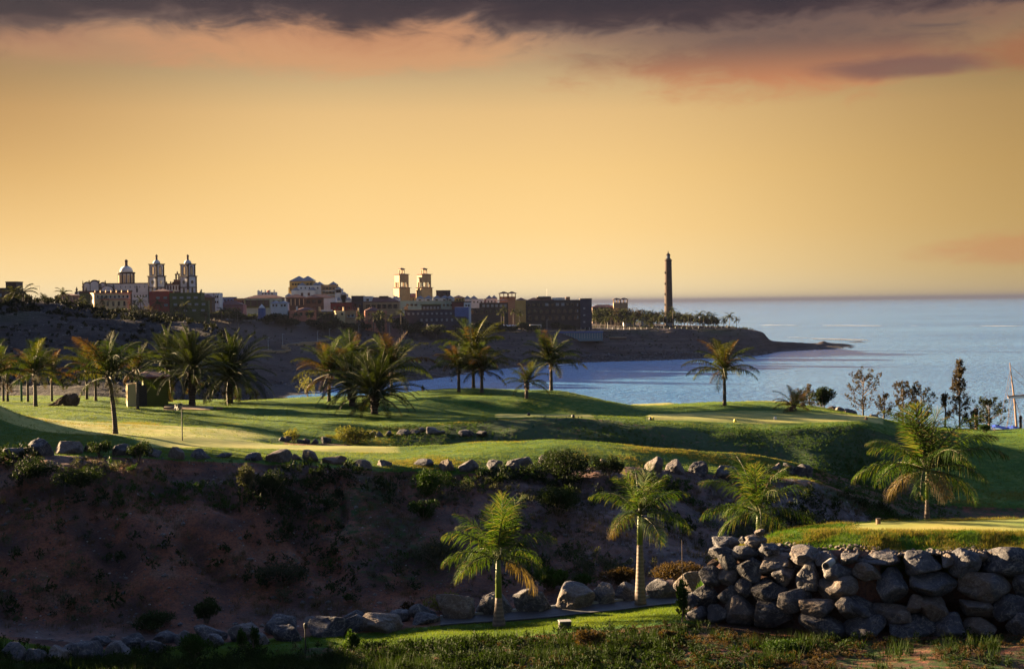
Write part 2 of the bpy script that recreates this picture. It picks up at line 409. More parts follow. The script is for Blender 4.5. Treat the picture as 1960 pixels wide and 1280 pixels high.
# built things
surf('asphalt', (.022, .023, .030, 1), (.034, .035, .044, 1), 6, .85, .3, .01, 60)
surf('kerb', (.15, .15, .15, 1), (.22, .22, .21, 1), 3, .8, .2, .01)
surf('white_wall', (.34, .36, .40, 1), (.44, .46, .50, 1), .3, .85, .1)
surf('cream_wall', (.36, .27, .15, 1), (.46, .35, .20, 1), .3, .85, .1)
surf('beige_wall', (.21, .145, .085, 1), (.29, .20, .12, 1), .3, .85, .1)
surf('yellow_wall', (.27, .17, .050, 1), (.34, .22, .07, 1), .3, .85, .1)
surf('mint_wall', (.17, .235, .22, 1), (.22, .29, .27, 1), .3, .85, .1)
surf('salmon_wall', (.30, .11, .075, 1), (.38, .15, .10, 1), .3, .85, .1)
surf('pink_wall', (.15, .075, .085, 1), (.20, .105, .115, 1), .3, .85, .1)
surf('red_wall', (.17, .022, .020, 1), (.24, .035, .028, 1), .3, .85, .1)
surf('darkred_wall', (.070, .012, .014, 1), (.10, .018, .020, 1), .3, .85, .1)
surf('green_wall', (.036, .050, .012, 1), (.055, .072, .018, 1), .3, .85, .1)
surf('brown_wall', (.055, .034, .026, 1), (.080, .050, .038, 1), .3, .85, .1)
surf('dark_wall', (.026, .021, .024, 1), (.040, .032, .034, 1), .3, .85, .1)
surf('purple_wall', (.030, .022, .030, 1), (.045, .034, .046, 1), .3, .85, .1)
surf('navy_wall', (.018, .018, .036, 1), (.028, .028, .056, 1), .3, .85, .1)
surf('blue_wall', (.05, .08, .20, 1), (.07, .11, .27, 1), .3, .85, .1)
surf('orange_wall', (.26, .12, .065, 1), (.33, .155, .085, 1), .3, .85, .1)
surf('maroon_roof', (.075, .026, .024, 1), (.115, .042, .034, 1), 1.5, .9, .5, .05, 12)
surf('slate_roof', (.10, .11, .14, 1), (.15, .16, .20, 1), .5, .7, .1)
surf('brown_trim', (.050, .026, .022, 1), (.080, .044, .034, 1), 1, .85, .2)
surf('dark_trim', (.020, .013, .012, 1), (.035, .022, .020, 1), 1, .85, .2)
surf('lighthouse_stone', (.030, .019, .017, 1), (.048, .031, .026, 1), .6, .9, .5, .05, 3)
surf('olive_wall', (.060, .070, .012, 1), (.085, .095, .018, 1), .8, .85, .1)
surf('white_paint', (.42, .42, .42, 1), (.5, .5, .49, 1), 2, .5, 0)
surf('black_paint', (.012, .012, .013, 1), (.02, .02, .02, 1), 2, .5, 0)
surf('green_paint', (.01, .07, .035, 1), (.015, .09, .045, 1), 2, .5, 0)
surf('yellow_paint', (.5, .42, .06, 1), (.6, .5, .08, 1), 2, .5, 0)
surf('wood', (.09, .055, .035, 1), (.16, .10, .065, 1), 3, .8, .3)
surf('mast_wood', (.12, .07, .045, 1), (.20, .12, .075, 1), 1, .7, .2)
surf('hull_dark', (.02, .018, .02, 1), (.04, .03, .03, 1), .5, .6, .1)
surf('blue_tarp', (.02, .05, .30, 1), (.035, .08, .42, 1), .5, .6, .4, .1)
surf('metal_pole', (.22, .22, .23, 1), (.30, .30, .31, 1), 2, .5, 0)
surf('flag_white', (.13, .13, .13, 1), (.17, .17, .17, 1), 2, .9, 0)
surf('canvas', (.5, .42, .34, 1), (.6, .5, .4, 1), 1, .8, .2)
surf('dead_stump', (.050, .030, .022, 1), (.12, .075, .05, 1), 6, .95, 1, .08)
m, t, b, o = new_mat('glass_dark'); b.inputs['Base Color'].default_value = (.010, .011, .016, 1); b.inputs['Roughness'].default_value = .12
m, t, b, o = new_mat('glass_pale'); b.inputs['Base Color'].default_value = (.16, .18, .22, 1); b.inputs['Roughness'].default_value = .2
m, t, b, o = new_mat('glass_blue'); b.inputs['Base Color'].default_value = (.06, .13, .20, 1); b.inputs['Roughness'].default_value = .25
# ------------------------------------------------------------------ terrain: profiles across the view, lofted with depth
def hermite(xq, x, y):
    """monotone cubic through (x, y)"""
    d = np.diff(y) / np.diff(x); m = np.zeros_like(y)
    m[0], m[-1] = d[0], d[-1]
    for i in range(1, len(y) - 1):
        m[i] = 0 if d[i - 1] * d[i] <= 0 else 2 * d[i - 1] * d[i] / (d[i - 1] + d[i])
    k = np.clip(np.searchsorted(x, xq) - 1, 0, len(x) - 2); h = x[k + 1] - x[k]; t = (xq - x[k]) / h
    return (2*t**3-3*t**2+1)*y[k] + (t**3-2*t**2+t)*h*m[k] + (-2*t**3+3*t**2)*y[k+1] + (t**3-t**2)*h*m[k+1]

def nearer(cs, k=.9):
    return [[('z', e[1], e[2] * k, e[3] * k) if e[0] == 'z' else (e[0], e[1], e[2] * k) for e in c] for c in cs]
class Terrain:
    def __init__(s, curves, segs, px0, px1, ncol, kw=9):
        s.S = np.linspace((px0 - 980) / F, (px1 - 980) / F, ncol)
        CY, CZ = [], []
        for c in curves:
            pts = []
            for e in c:
                if e[0] == 'z': pts.append(((e[1] - 980) / F, e[2], e[3] + CAMZ))       # ('z', px, D, z below camera)
                else:
                    p = P(e[0], e[1], e[2]); pts.append((p.x / p.y, p.y, p.z))          # (px, py, D)
            pts.sort(); a = np.array(pts)
            CY.append(np.interp(s.S, a[:, 0], a[:, 1])); CZ.append(np.interp(s.S, a[:, 0], a[:, 2]))
        ker = np.ones(kw) / kw
        sm = lambda q: np.convolve(np.pad(q, kw // 2, mode='edge'), ker, 'valid')
        CY = np.array([sm(q) for q in CY]); CZ = np.array([sm(q) for q in CZ])
        rows_y, rows_u = [], []
        for k in range(len(curves) - 1):
            n = segs[k]
            for j in range(n):
                t = j / n; rows_y.append(CY[k] * (1 - t) + CY[k + 1] * t); rows_u.append(k + t)
        rows_y.append(CY[-1]); rows_u.append(len(curves) - 1.0)
        s.Y = np.array(rows_y); s.U = np.array(rows_u)
        s.Z = np.zeros_like(s.Y)
        for i in range(ncol):
            s.Z[:, i] = hermite(s.Y[:, i], CY[:, i], CZ[:, i])
        s.X = s.S[None, :] * s.Y
        s.PX = np.broadcast_to(980 + s.S[None, :] * F, s.Y.shape)
        s.UU = np.broadcast_to(s.U[:, None], s.Y.shape)
    def ground(s, X, Y):
        X = np.atleast_1d(np.asarray(X, float)); Y = np.atleast_1d(np.asarray(Y, float))
        f = np.clip((X / Y - s.S[0]) / (s.S[1] - s.S[0]), 0, len(s.S) - 1.001); i = f.astype(int); t = f - i
        zs = []
        for ii in (i, i + 1):
            Yc = s.Y[:, ii]                                     # (rows, n)
            k = np.clip((Yc < Y[None, :]).sum(0) - 1, 0, len(s.U) - 2)
            n = np.arange(len(Y)); y0 = Yc[k, n]; y1 = Yc[k + 1, n]
            q = np.clip((Y - y0) / np.maximum(y1 - y0, 1e-6), 0, 1)
            zs.append(s.Z[k, ii] * (1 - q) + s.Z[k + 1, ii] * q)
        return zs[0] * (1 - t) + zs[1] * t
    def build(s, name, mat, attr):
        r, c = s.Y.shape
        V = np.stack([s.X, s.Y, s.Z], -1).reshape(-1, 3)
        i = np.arange((r - 1) * c).reshape(r - 1, c)[:, :-1].ravel()
        Fq = np.stack([i, i + 1, i + 1 + c, i + c], 1)
        me = np_mesh(name, V, Fq, mat, smooth=True, attr=attr.reshape(-1, 4))
        return tag(link(name, me), kind='structure')

# ---- the golf course up to the cliff edge
NC = [
 [('z', -700, 15, -17), ('z', 2660, 15, -17)],
 [('z', -700, 38, -15.5), ('z', 980, 38, -13.6), ('z', 2660, 38, -13.0)],
 [(-700, 1300, 54), (0, 1290, 54), (600, 1290, 53), (1000, 1290, 50), (1300, 1290, 48), (1960, 1290, 46), (2660, 1290, 46)],
 [(-700, 1275, 56), (0, 1268, 55.5), (400, 1255, 56), (600, 1238, 57), (700, 1240, 56.6), (900, 1223, 56.6), (1080, 1206, 56.2), (1300, 1190, 56.2), (1400, 1200, 55.5), (1600, 1218, 53), (1960, 1216, 52), (2660, 1216, 52)],
 [(-700, 1262, 57.5), (0, 1256, 57.5), (300, 1242, 58.5), (500, 1226, 59.2), (700, 1210, 60.2), (850, 1196, 61), (1000, 1184, 61.6), (1150, 1170, 62.5), (1310, 1151, 63.4), (1450, 1150, 63.5), ('z', 1960, 63, -13.6), ('z', 2660, 63, -13.6)],
 [(-700, 1255, 58.5), (0, 1249, 58.5), (300, 1236, 59.5), (500, 1217, 60.4), (700, 1198, 61.6), (850, 1183, 62.4), (1000, 1171, 62.8), (1150, 1156, 63.8), (1310, 1138, 64.8), (1450, 1140, 65.0), ('z', 1960, 65, -13.9), ('z', 2660, 65, -13.9)],
 [(-700, 1243, 60.0), (0, 1236, 60.0), (300, 1222, 61), (500, 1204, 61.8), (700, 1184, 63), (850, 1168, 64), (1000, 1148, 65.2), (1150, 1132, 66), (1310, 1121, 66.5), (1450, 1125, 66.5), ('z', 1600, 67, -14.0), ('z', 1960, 68, -14.4), ('z', 2660, 68, -14.4)],
 # a brow two thirds up the ravine side
 [(-700, 960, 66.8), (0, 965, 67), (250, 950, 67.8), (450, 960, 68.6), (640, 985, 69.5), (860, 985, 70.8), (1050, 985, 72), (1250, 975, 73), (1420, 975, 75), (1530, 985, 76), ('z', 1640, 77, -13.0), ('z', 1800, 77, -14.2), ('z', 2660, 77, -14.4)],
 [(-700, 876, 70), (0, 872, 70), (200, 872, 71), (350, 876, 72), (560, 884, 73), (700, 896, 74), (860, 898, 75), (1000, 894, 76), (1150, 892, 77), (1300, 902, 78), (1400, 908, 79), (1530, 915, 80), (1640, 950, 82), (1760, 990, 84), ('z', 1850, 84, -14.0), ('z', 2660, 84, -14.0)],
 [(-700, 850, 75), (0, 848, 76), (200, 850, 77), (350, 858, 78), (480, 866, 79), (620, 868, 79), (780, 870, 79.5), (900, 866, 80), (1050, 862, 80.5), (1200, 872, 81), (1350, 886, 82), (1440, 895, 83), (1540, 915, 85), (1640, 940, 86), (1770, 975, 88), ('z', 1900, 88, -14.0), ('z', 2660, 88, -13.6)],
 [(-700, 828, 82), (0, 826, 83), (200, 836, 82), (350, 842, 83), (480, 848, 84), (620, 852, 84), (780, 858, 84), (860, 853, 84.5), (950, 846, 85), (1050, 843, 85.5), (1150, 848, 85.5), (1250, 857, 86), (1350, 867, 86.5), (1440, 876, 87), (1540, 900, 88), (1640, 925, 90), (1770, 962, 92), (1900, 960, 93), (2660, 960, 93)],
 [(-700, 812, 88), (0, 812, 89), (200, 822, 88), (350, 830, 88), (480, 838, 88), ('z', 560, 88.5, -8.75), ('z', 700, 89, -9.15), ('z', 900, 90, -9.5), ('z', 1100, 90, -10.6), ('z', 1300, 90, -11.6), ('z', 1450, 91, -11.6), (1560, 885, 92.5), (1640, 905, 94), (1770, 925, 97), (1900, 930, 98), (2660, 930, 98)],
 [(-700, 800, 93), (0, 800, 94), (200, 808, 93), (350, 818, 93), (480, 826, 93), (560, 833, 93), (700, 830, 93.5), (850, 828, 94.5), (940, 828, 95), (1050, 832, 95), (1150, 836, 95), (1250, 845, 95), (1350, 856, 95), (1450, 850, 97), (1560, 845, 98), (1640, 850, 99), (1770, 880, 102), (1900, 885, 103), (2660, 885, 103)],
 [(-700, 790, 99), (0, 788, 99), (200, 798, 98), (350, 806, 98), (480, 812, 98), (560, 816, 98), (700, 816, 98), (850, 810, 98.5), (940, 804, 99), (1050, 801, 99.5), (1150, 803, 100), (1250, 809, 101), (1350, 815, 102), (1450, 822, 102), (1560, 815, 103), (1640, 810, 104), (1770, 838, 107), (1900, 848, 108), (2660, 850, 108)],
 [(-700, 782, 105), (0, 779, 104), (200, 788, 104), (350, 794, 104), (480, 800, 104), (560, 800, 104), (700, 800, 104), (850, 797, 104.5), (940, 796, 105), (1050, 794.5, 105), (1150, 795.5, 105), (1250, 799, 106), (1350, 801, 106), (1450, 803, 107), (1560, 803, 107), (1660, 801, 108), (1770, 820, 111), (1900, 835, 112), (2660, 838, 112)],
 [(-700, 774, 111), (0, 773, 110), (200, 778, 110), (350, 783, 110), (450, 787, 110), (560, 788, 110), (700, 789, 110), (850, 791, 110), (950, 792, 110), (1100, 793, 110), (1200, 793, 111), (1300, 791, 111), (1400, 789, 112), (1480, 789, 113), (1600, 793, 113), (1680, 797, 114), (1770, 815, 116), (1900, 830, 116), (2660, 834, 116)],
 [(-700, 768, 117), (0, 767, 117), (200, 770, 117), (350, 774, 117), (450, 777, 117), (560, 775, 117), (700, 767, 116), (800, 760, 116), (900, 758, 116), (1000, 758, 116), (1080, 762, 116), (1150, 772, 116), (1220, 783, 117), (1300, 779, 118), (1387, 773, 118), (1480, 774, 119), (1560, 782, 119), (1620, 790, 119), (1680, 798, 120), (1770, 815, 122), (1900, 829, 122), (2660, 832, 122)],
 [(-700, 764, 124), (0, 763, 124), (200, 765, 124), (350, 769, 124), (450, 772, 124), (520, 769, 124), (600, 762, 123), (700, 756, 122), (800, 748.5, 122), (900, 747, 122), (1000, 747.5, 122), (1060, 749, 122), (1120, 758, 123), (1210, 774, 125), (1300, 770, 126), (1350, 768, 126), (1430, 766, 127), (1480, 766, 127), (1530, 769, 126), (1560, 776, 125), (1620, 788, 124), (1690, 799, 124), (1770, 816, 126), (1900, 829, 126), (2660, 830, 126)],
 [(-700, 760, 135), (0, 758, 135), (300, 761, 135), (450, 767, 135), ('z', 540, 135, -10.2), ('z', 900, 135, -9.5), ('z', 1100, 135, -10.5), ('z', 1400, 137, -10.6), ('z', 1560, 135, -11.6), ('z', 1700, 134, -12.4), ('z', 1900, 134, -13.6), ('z', 2660, 134, -13.6)],
 [('z', -700, 155, -11), ('z', 0, 155, -11.5), ('z', 450, 155, -14), ('z', 700, 155, -20), ('z', 1500, 155, -20), ('z', 1700, 155, -16), ('z', 2660, 155, -18)],
 [('z', -700, 185, -12), ('z', 0, 185, -14), ('z', 400, 185, -18), ('z', 560, 185, -41), ('z', 2660, 185, -41)],
]
NS = [6, 10, 10, 8, 6, 8, 60, 40, 22, 22, 18, 16, 16, 16, 14, 14, 14, 10, 8, 8]
NC[2:7] = nearer(NC[2:7]); NC[7] = nearer(NC[7:8], .96)[0]; NC[1] = [('z', -700, 36, -14.5), ('z', 980, 36, -12.8), ('z', 2660, 36, -12.2)]
near = Terrain(NC, NS, -700, 2660, 841)
Xn, Yn, Un, PXn = near.X, near.Y, near.UU, near.PX

def band(U, a, b, s=.15):
    return np.clip((U - a) / s + .5, 0, 1) * np.clip((b - U) / s + .5, 0, 1)
def pxs(p0, p1, s=20):
    return np.clip((PXn - p0) / s + .5, 0, 1) * np.clip((p1 - PXn) / s + .5, 0, 1)
wob = fbm(Xn, Yn, 6, 3, 5) * .25
spur_end = np.clip((1560 - PXn) / 60 + .5 + wob, 0, 1)
# rough grass
gR = band(Un, 7.98 + .12 * fbm(Xn, Yn, 3, 3, 2), 10.35, .1) * spur_end
gR = np.maximum(gR, band(Un, 10.2, 19) * np.clip((540 - PXn) / 60 + .5, 0, 1))
gR = np.maximum(gR, band(Un + wob * .6, 12.75, 19))
gR = np.maximum(gR, band(Un, 11.4, 19) * pxs(480, 760, 120))
lawn = band(Un, 2.95, 4.0, .05) * pxs(560, 1335, 60)
gR = np.maximum(gR, lawn)
gR = np.maximum(gR, band(Un, 2.2, 4.4) * pxs(-700, 560, 60) * .9)
gR = np.maximum(gR, np.clip((PXn - 1700) / 100, 0, 1) * band(Un, 9.6, 19))
soilbank = band(Un + wob, 12.3, 13.05, .2) * pxs(930, 1190, 60)
gR = gR * (1 - soilbank)
# mown greens and tees
gG = band(Un, 9.35, 10.15, .12) * pxs(260, 760, 60)
gG = np.maximum(gG, band(Un, 10.1, 12.2, .2) * pxs(-200, 520, 120) * .8)
gG = np.maximum(gG, band(Un, 13.35, 15.1, .15) * pxs(945, 1135, 16))
gG = np.maximum(gG, band(Un, 13.5, 15.1, .15) * pxs(1235, 1690, 16))
gG = np.maximum(gG, band(Un, 16.7, 17.4, .15) * pxs(1205, 1290, 16))
gG = np.maximum(gG, band(Un, 16.9, 17.6, .15) * pxs(1420, 1530, 20) * .7)
# weeds on soil
gB = band(Un, 2.0, 3.0, .1) * .55 + band(Un, 1, 2.05, .2) * .5
veg = .25 + .75 * fbm(Xn, Yn, 7, 3, 21)
gB = gB + band(Un, 6.3, 8.0) * np.clip(veg, 0, 1) * .65
gB = gB + band(Un, 10.3, 13.0, .15) * pxs(700, 1700, 60) * .75 + band(Un, 7.5, 13, .3) * np.clip((PXn - 1500) / 100, 0, 1) * .5
gB = np.clip(gB, 0, .8)
gA = np.clip(.25 + fbm(Xn, Yn, 9, 3, 33) * .9 + np.clip((PXn - 980) / 700, -.3, .5), 0, 1) * band(Un, 5.5, 8)
# surface relief
soilw = np.clip(1 - np.maximum(gR, gG), 0, 1)
pathw = band(Un, 3.9, 5.15, .1)
rel = soilw * (1 - pathw) * (fbm(Xn, Yn, 2.2, 5, 41) * .22 + fbm(Xn, Yn * .45, 5.0, 3, 43) * .5 * band(Un, 6.2, 8.0, .5))
rel += (1 - gG) * gR * (fbm(Xn, Yn, 3.0, 4, 51) * .10) + np.maximum(gR, gG) * (fbm(Xn, Yn * 1.6, 13, 2, 53) * .42 + fbm(Xn, Yn * 1.5, 5, 2, 54) * .10) * band(Un, 8.6, 12.6, 1) + gR * (1 - gG) * fbm(Xn, Yn * 1.4, 11, 2, 55) * .40 * band(Un, 14.5, 19, 1)
gul = np.abs(fbm(Xn + .35 * Yn + fbm(Xn, Yn, 6, 2, 47) * 2, Yn * .22, 4.5, 3, 45))
rel -= (1 - np.clip(gul * 5, 0, 1)) * .42 * band(Un, 6.4, 7.9, .4) * soilw
def knoll(px, D, sx, sy, h): return h * np.exp(-((Xn - (px - 980) / F * D) / sx) ** 2 - ((Yn - D) / sy) ** 2)
rel += knoll(-190, 84, 4.0, 7.0, 4.6) + knoll(-330, 50, 4.5, 4.0, 3.2) + knoll(-440, 60, 4.5, 4.5, 3.8)  # unseen mounds added left of the view to shade lawn and boulders
near.Z = near.Z + rel
mask = np.stack([gR, gG, gB, gA], -1)
near.build('golf_course_ground', MAT['terrain'], mask)

# ---- hills, shore and the headland
FC = [
 [('z', -900, 150, -13), ('z', 0, 150, -13), ('z', 400, 150, -15), ('z', 540, 150, -23), ('z', 700, 150, -40), ('z', 2860, 150, -40)],
 [('z', -900, 170, -10), ('z', 0, 170, -11.3), ('z', 300, 170, -12), ('z', 430, 175, -16), ('z', 520, 180, -34), ('z', 600, 180, -42), ('z', 2860, 180, -42)],
 [(-900, 500, 235), (-450, 540, 230), (-150, 660, 222), (0, 690, 220), (150, 700, 220), (300, 720, 220), (420, 740, 220), (490, 762, 220), ('z', 530, 225, -30), ('z', 580, 230, -42), ('z', 2860, 230, -42)],
 [(-900, 390, 320), (-450, 425, 315), (-220, 505, 305), (-80, 572, 300), (0, 592, 300), (70, 584, 300), (150, 592, 300), (250, 605, 300), (350, 618, 300), (410, 630, 300), (435, 655, 292), (465, 700, 285), (505, 745, 270), ('z', 535, 270, -30), ('z', 570, 270, -42), ('z', 2860, 270, -42)],  # left end, out of view, raised to throw shade on the hillside
 [('z', -900, 380, -6), ('z', 0, 380, -8), ('z', 350, 380, -16), ('z', 450, 380, -34), ('z', 540, 380, -42), ('z', 2860, 380, -42)],
 [('z', -900, 560, -20), ('z', 400, 560, -30), ('z', 480, 560, -36), ('z', 540, 580, -37.9), ('z', 620, 610, -38.6), ('z', 800, 660, -40), ('z', 960, 770, -40), ('z', 1120, 850, -40), ('z', 1350, 885, -40), ('z', 1500, 960, -40), ('z', 1640, 990, -40), ('z', 2860, 990, -45)],
 [('z', -900, 600, -20), ('z', 400, 600, -30), (520, 738, 640), (640, 733, 672), (800, 729, 700), (870, 720, 740), (960, 706, 815), (1120, 693, 890), (1250, 690, 905), (1350, 686, 925), (1450, 680, 960), (1500, 673, 1030), (1570, 668, 1075), ('z', 1640, 1090, -39), ('z', 1700, 1100, -42), ('z', 2860, 1100, -45)],
 [('z', -900, 640, -16), (400, 690, 650), (520, 700, 672), (560, 700, 690), (640, 690, 715), (740, 680, 740), (800, 675, 760), (960, 668, 855), (1120, 664, 925), (1250, 662, 945), (1400, 655, 975), (1450, 660, 990), (1490, 664, 1060), (1570, 665, 1100), ('z', 1640, 1120, -38.9), ('z', 1700, 1130, -42), ('z', 2860, 1130, -45)],
 [('z', -900, 700, -8), (380, 640, 690), (450, 650, 705), (520, 655, 722), (570, 648, 742), (640, 643, 768), (740, 640, 800), (800, 641, 832), (960, 637, 900), (1120, 633, 960), (1250, 632, 980), (1400, 630, 1005), (1455, 634, 1035), (1466, 642, 1045), (1474, 654, 1052), (1560, 658, 1120), (1620, 653, 1180), ('z', 1680, 1190, -38.6), ('z', 1740, 1190, -42), ('z', 2860, 1190, -45)],
 [('z', -900, 800, -3), (0, 592, 780), (380, 607, 760), (450, 610, 760), (560, 613, 790), (640, 615, 810), (740, 622, 835), (800, 628, 860), (960, 631, 920), (1120, 629, 975), (1250, 628, 1000), (1400, 627, 1030), (1450, 632, 1060), (1464, 640, 1070), (1474, 652, 1080), ('z', 1560, 1180, -37.4), ('z', 1640, 1240, -37.4), ('z', 1700, 1250, -39.0), ('z', 1760, 1250, -42), ('z', 2860, 1250, -45)],
 [('z', -900, 900, 0), (0, 588, 800), (150, 590, 800), (300, 598, 800), (400, 603, 810), (560, 603, 850), (640, 605, 870), (740, 614, 890), (800, 620, 900), (960, 627, 950), (1120, 626, 1010), (1280, 624, 1060), (1400, 625, 1070), (1445, 632, 1085), ('z', 1470, 1100, -37), ('z', 1600, 1300, -38.9), ('z', 1760, 1300, -42), ('z', 2860, 1300, -45)],
 [('z', -900, 1100, -1), (0, 588, 1000), (300, 592, 1000), (600, 597, 1050), (800, 600, 1080), (960, 606, 1100), (1120, 610, 1150), (1200, 614, 1160), ('z', 1280, 1180, -20), ('z', 1400, 1160, -22), ('z', 1450, 1160, -38), ('z', 1500, 1160, -41), ('z', 2860, 1500, -45)],
 [('z', -900, 1500, -6), ('z', 0, 1500, -6), ('z', 600, 1500, -14), ('z', 1000, 1500, -18), ('z', 1130, 1500, -30), ('z', 1200, 1400, -42), ('z', 2860, 1700, -45)],
 [('z', -900, 2200, -20), ('z', 600, 1900, -42), ('z', 2860, 1900, -45)],
]
FS = [6, 20, 40, 14, 16, 12, 26, 30, 16, 16, 12, 10, 6]
far = Terrain(FC, FS, -900, 2860, 941, 3)
Xf, Yf, Uf, PXf = far.X, far.Y, far.UU, far.PX
slope = band(Uf, 1.3, 3.0, .3) + band(Uf, 6.2, 8.0, .3)
low = np.clip((far.Z - .3) / 2.0, 0, 1)
far.Z = far.Z + fbm(Xf, Yf, 30, 5, 61) * 4.6 * np.clip(slope, 0, 1) * low + fbm(Xf, Yf, 8, 3, 62) * .9 * low * (band(Uf, 1, 4) + band(Uf, 5.5, 8.5)) * .8
reef = band(Uf, 5.6, 11, .3) * np.clip((PXf - 1380) / 60, 0, 1) * (1 - low)
far.Z = far.Z + reef * (fbm(Xf, Yf, 26, 5, 63) * 1.8 - .15 + fbm(Xf, Yf, 5, 3, 64) * .5)
inlet = np.clip((PXf - 1478) / 16, 0, 1)
far.Z = far.Z - 2.4 * inlet * np.exp(-((Yf - 1190) / 34) ** 2) + .9 * inlet * np.clip((1640 - PXf) / 60, 0, 1) * np.exp(-((Yf - 1290) / 40) ** 2)
wet = band(Uf, 4.6, 6.2, .2) * np.clip((660 - PXf) / 40, 0, 1)
far.Z = far.Z + wet * fbm(Xf, Yf, 22, 4, 66) * .9
fG = np.clip(fbm(Xf, Yf, 20, 4, 71) * 1.5 + .1, 0, 1) * (band(Uf, 7.4, 8.0, .3) * np.clip((PXf - 1130) / 80, 0, 1) * np.clip((1440 - PXf) / 60, 0, 1) + band(Uf, 8.8, 10, .3) * .3)
lg = np.exp(-(((PXf - 10) / 90) ** 2 + ((Uf - 2.62) / .16) ** 2)); fG = np.clip(fG + 2.2 * np.clip(lg - .35, 0, 1), 0, 1)
fR = np.clip(1 - (far.Z - 0.2) / 5.0, 0, 1)
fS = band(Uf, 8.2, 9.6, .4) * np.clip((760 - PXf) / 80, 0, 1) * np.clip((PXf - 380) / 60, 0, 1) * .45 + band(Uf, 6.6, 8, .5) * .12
far.build('headland_ground', MAT['coast'], np.stack([fG, fR * np.clip((PXf - 480) / 40, 0, 1), fS, band(Uf, -1, 4.4, .4) * np.clip((560 - PXf) / 40, 0, 1)], -1))  # last channel: painted shade over the left hillside

# ---- the raised tee behind the boulder wall
MC = [
 [('z', 1300, 56.6, -13.2), ('z', 1400, 56.2, -13.2), ('z', 1600, 54.2, -12.8), ('z', 2660, 53, -12.6)],
 [('z', 1300, 57.0, -13.3), (1330, 1150, 57.4), (1365, 1085, 57.4), (1400, 1056, 57.3), (1440, 1048, 56.9), (1500, 1056, 56), (1600, 1062, 54.7), (1700, 1060, 54), (1960, 1058, 53.3), (2660, 1058, 53)],
 [('z', 1300, 57.6, -13.4), (1330, 1150, 57.8), (1365, 1082, 57.8), (1400, 1050, 58.0), (1440, 1040, 58.2), (1490, 1024, 57.8), (1560, 1017, 57.0), (1700, 1018, 56), (1960, 1022, 55.2), (2660, 1022, 55)],
 [('z', 1300, 59, -13.6), (1330, 1152, 59), (1365, 1085, 59), (1400, 1056, 59.5), (1440, 1044, 60), (1490, 1020, 60.5), (1560, 1006.5, 60), (1700, 998.5, 59.8), (1960, 993, 60), (2660, 986, 60)],
 [('z', 1300, 60, -14.5), ('z', 1400, 62, -14.5), ('z', 1560, 63.5, -14.6), ('z', 2660, 65, -14.9)],
]
MC = nearer(MC)
tee = Terrain(MC, [10, 14, 14, 10], 1300, 2660, 341)
Xm, Ym, Um = tee.X, tee.Y, tee.UU
mR = band(Um, 1.15, 3.6, .12)
mG = band(Um, 2.05, 2.98, .1) * np.clip((tee.PX - 1590) / 50, 0, 1)
tee.Z = tee.Z + (1 - mG) * (fbm(Xm, Ym, 1.4, 4, 81) * .12)
tee.build('tee_mound', MAT['terrain'], np.stack([mR, mG, mR * 0, mR * 0 + .3], -1))

def gz(X, Y, on=None):
    X = np.atleast_1d(np.asarray(X, float)); Y = np.atleast_1d(np.asarray(Y, float))
    z = np.where(Y < 152, near.ground(X, np.minimum(Y, 184)), far.ground(X, np.maximum(Y, 151)))
    if on == 'tee':
        z = np.maximum(z, np.where((Y > 51) & (Y < 56) & (X / Y > (1330 - 980) / F), tee.ground(X, np.clip(Y, 48, 57.6)), -99))
    return z
_D = np.concatenate([np.arange(40, 152, .12), np.geomspace(152, 1900, 1400)])
def hit(px, py, on=None, dmin=40):
    """where the view through this pixel meets the ground"""
    d = ray(px, py); D = _D[_D > dmin]; k = D / d.y
    z = CAMZ + d.z * k; g = gz(d.x * k, D, on)
    i = np.argmax(z <= g)
    if z[i] > g[i]: i = len(D) - 1
    return Vector((d.x * k[i], D[i], g[i]))
def at(px, D, on=None):
    x = (px - 980) / F * D
    return Vector((x, D, gz(x, D, on)[0]))

# ---- sea, one sheet to the horizon
me = np_mesh('sea', np.array([(-90000, -400, 0), (90000, -400, 0), (90000, 90000, 0), (-90000, 90000, 0)], float), np.array([[0, 1, 2, 3]]), MAT['sea'])
tag(link('sea', me), kind='structure')

# ---- cart path with its kerb
pa, pb = [], []
for px in range(820, 1500, 8):
    pass
def strip(name, u0, u1, px0, px1, mat, lift, thick=.06, du=0):
    cols = [i for i, s_ in enumerate(near.S) if px0 <= 980 + s_ * F <= px1]
    mb = MB(); vs = []
    def pt(u, i):
        y = np.interp(u, near.U, near.Y[:, i]); z = np.interp(y, near.Y[:, i], near.Z[:, i]); return near.S[i] * y, y, z
    n = 6
    for i in cols:
        for k in range(n + 1):
            x, y, z = pt(u0 + (u1 - u0) * k / n, i); vs.append((x, y, z + lift))
        x, y, z = pt(u0, i); vs.append((x, y, z - .1)); x, y, z = pt(u1, i); vs.append((x, y, z - .1))
    w_ = n + 3; fs = []
    for c in range(len(cols) - 1):
        for k in range(n): fs.append((c * w_ + k, (c + 1) * w_ + k, (c + 1) * w_ + k + 1, c * w_ + k + 1))
        fs.append((c * w_ + n + 1, (c + 1) * w_ + n + 1, (c + 1) * w_, c * w_)); fs.append((c * w_ + n, (c + 1) * w_ + n, (c + 1) * w_ + n + 2, c * w_ + n + 2))
    mb.add(vs, fs)
    return tag(mb.build(name, MAT[mat], smooth=False), kind='structure')
strip('cart_path', 4.02, 4.98, 835, 1480, 'asphalt', .05)
strip('path_kerb', 5.0, 5.10, 835, 1480, 'kerb', .13)
strip('path_edging', 3.95, 4.0, 835, 1480, 'asphalt', .07)
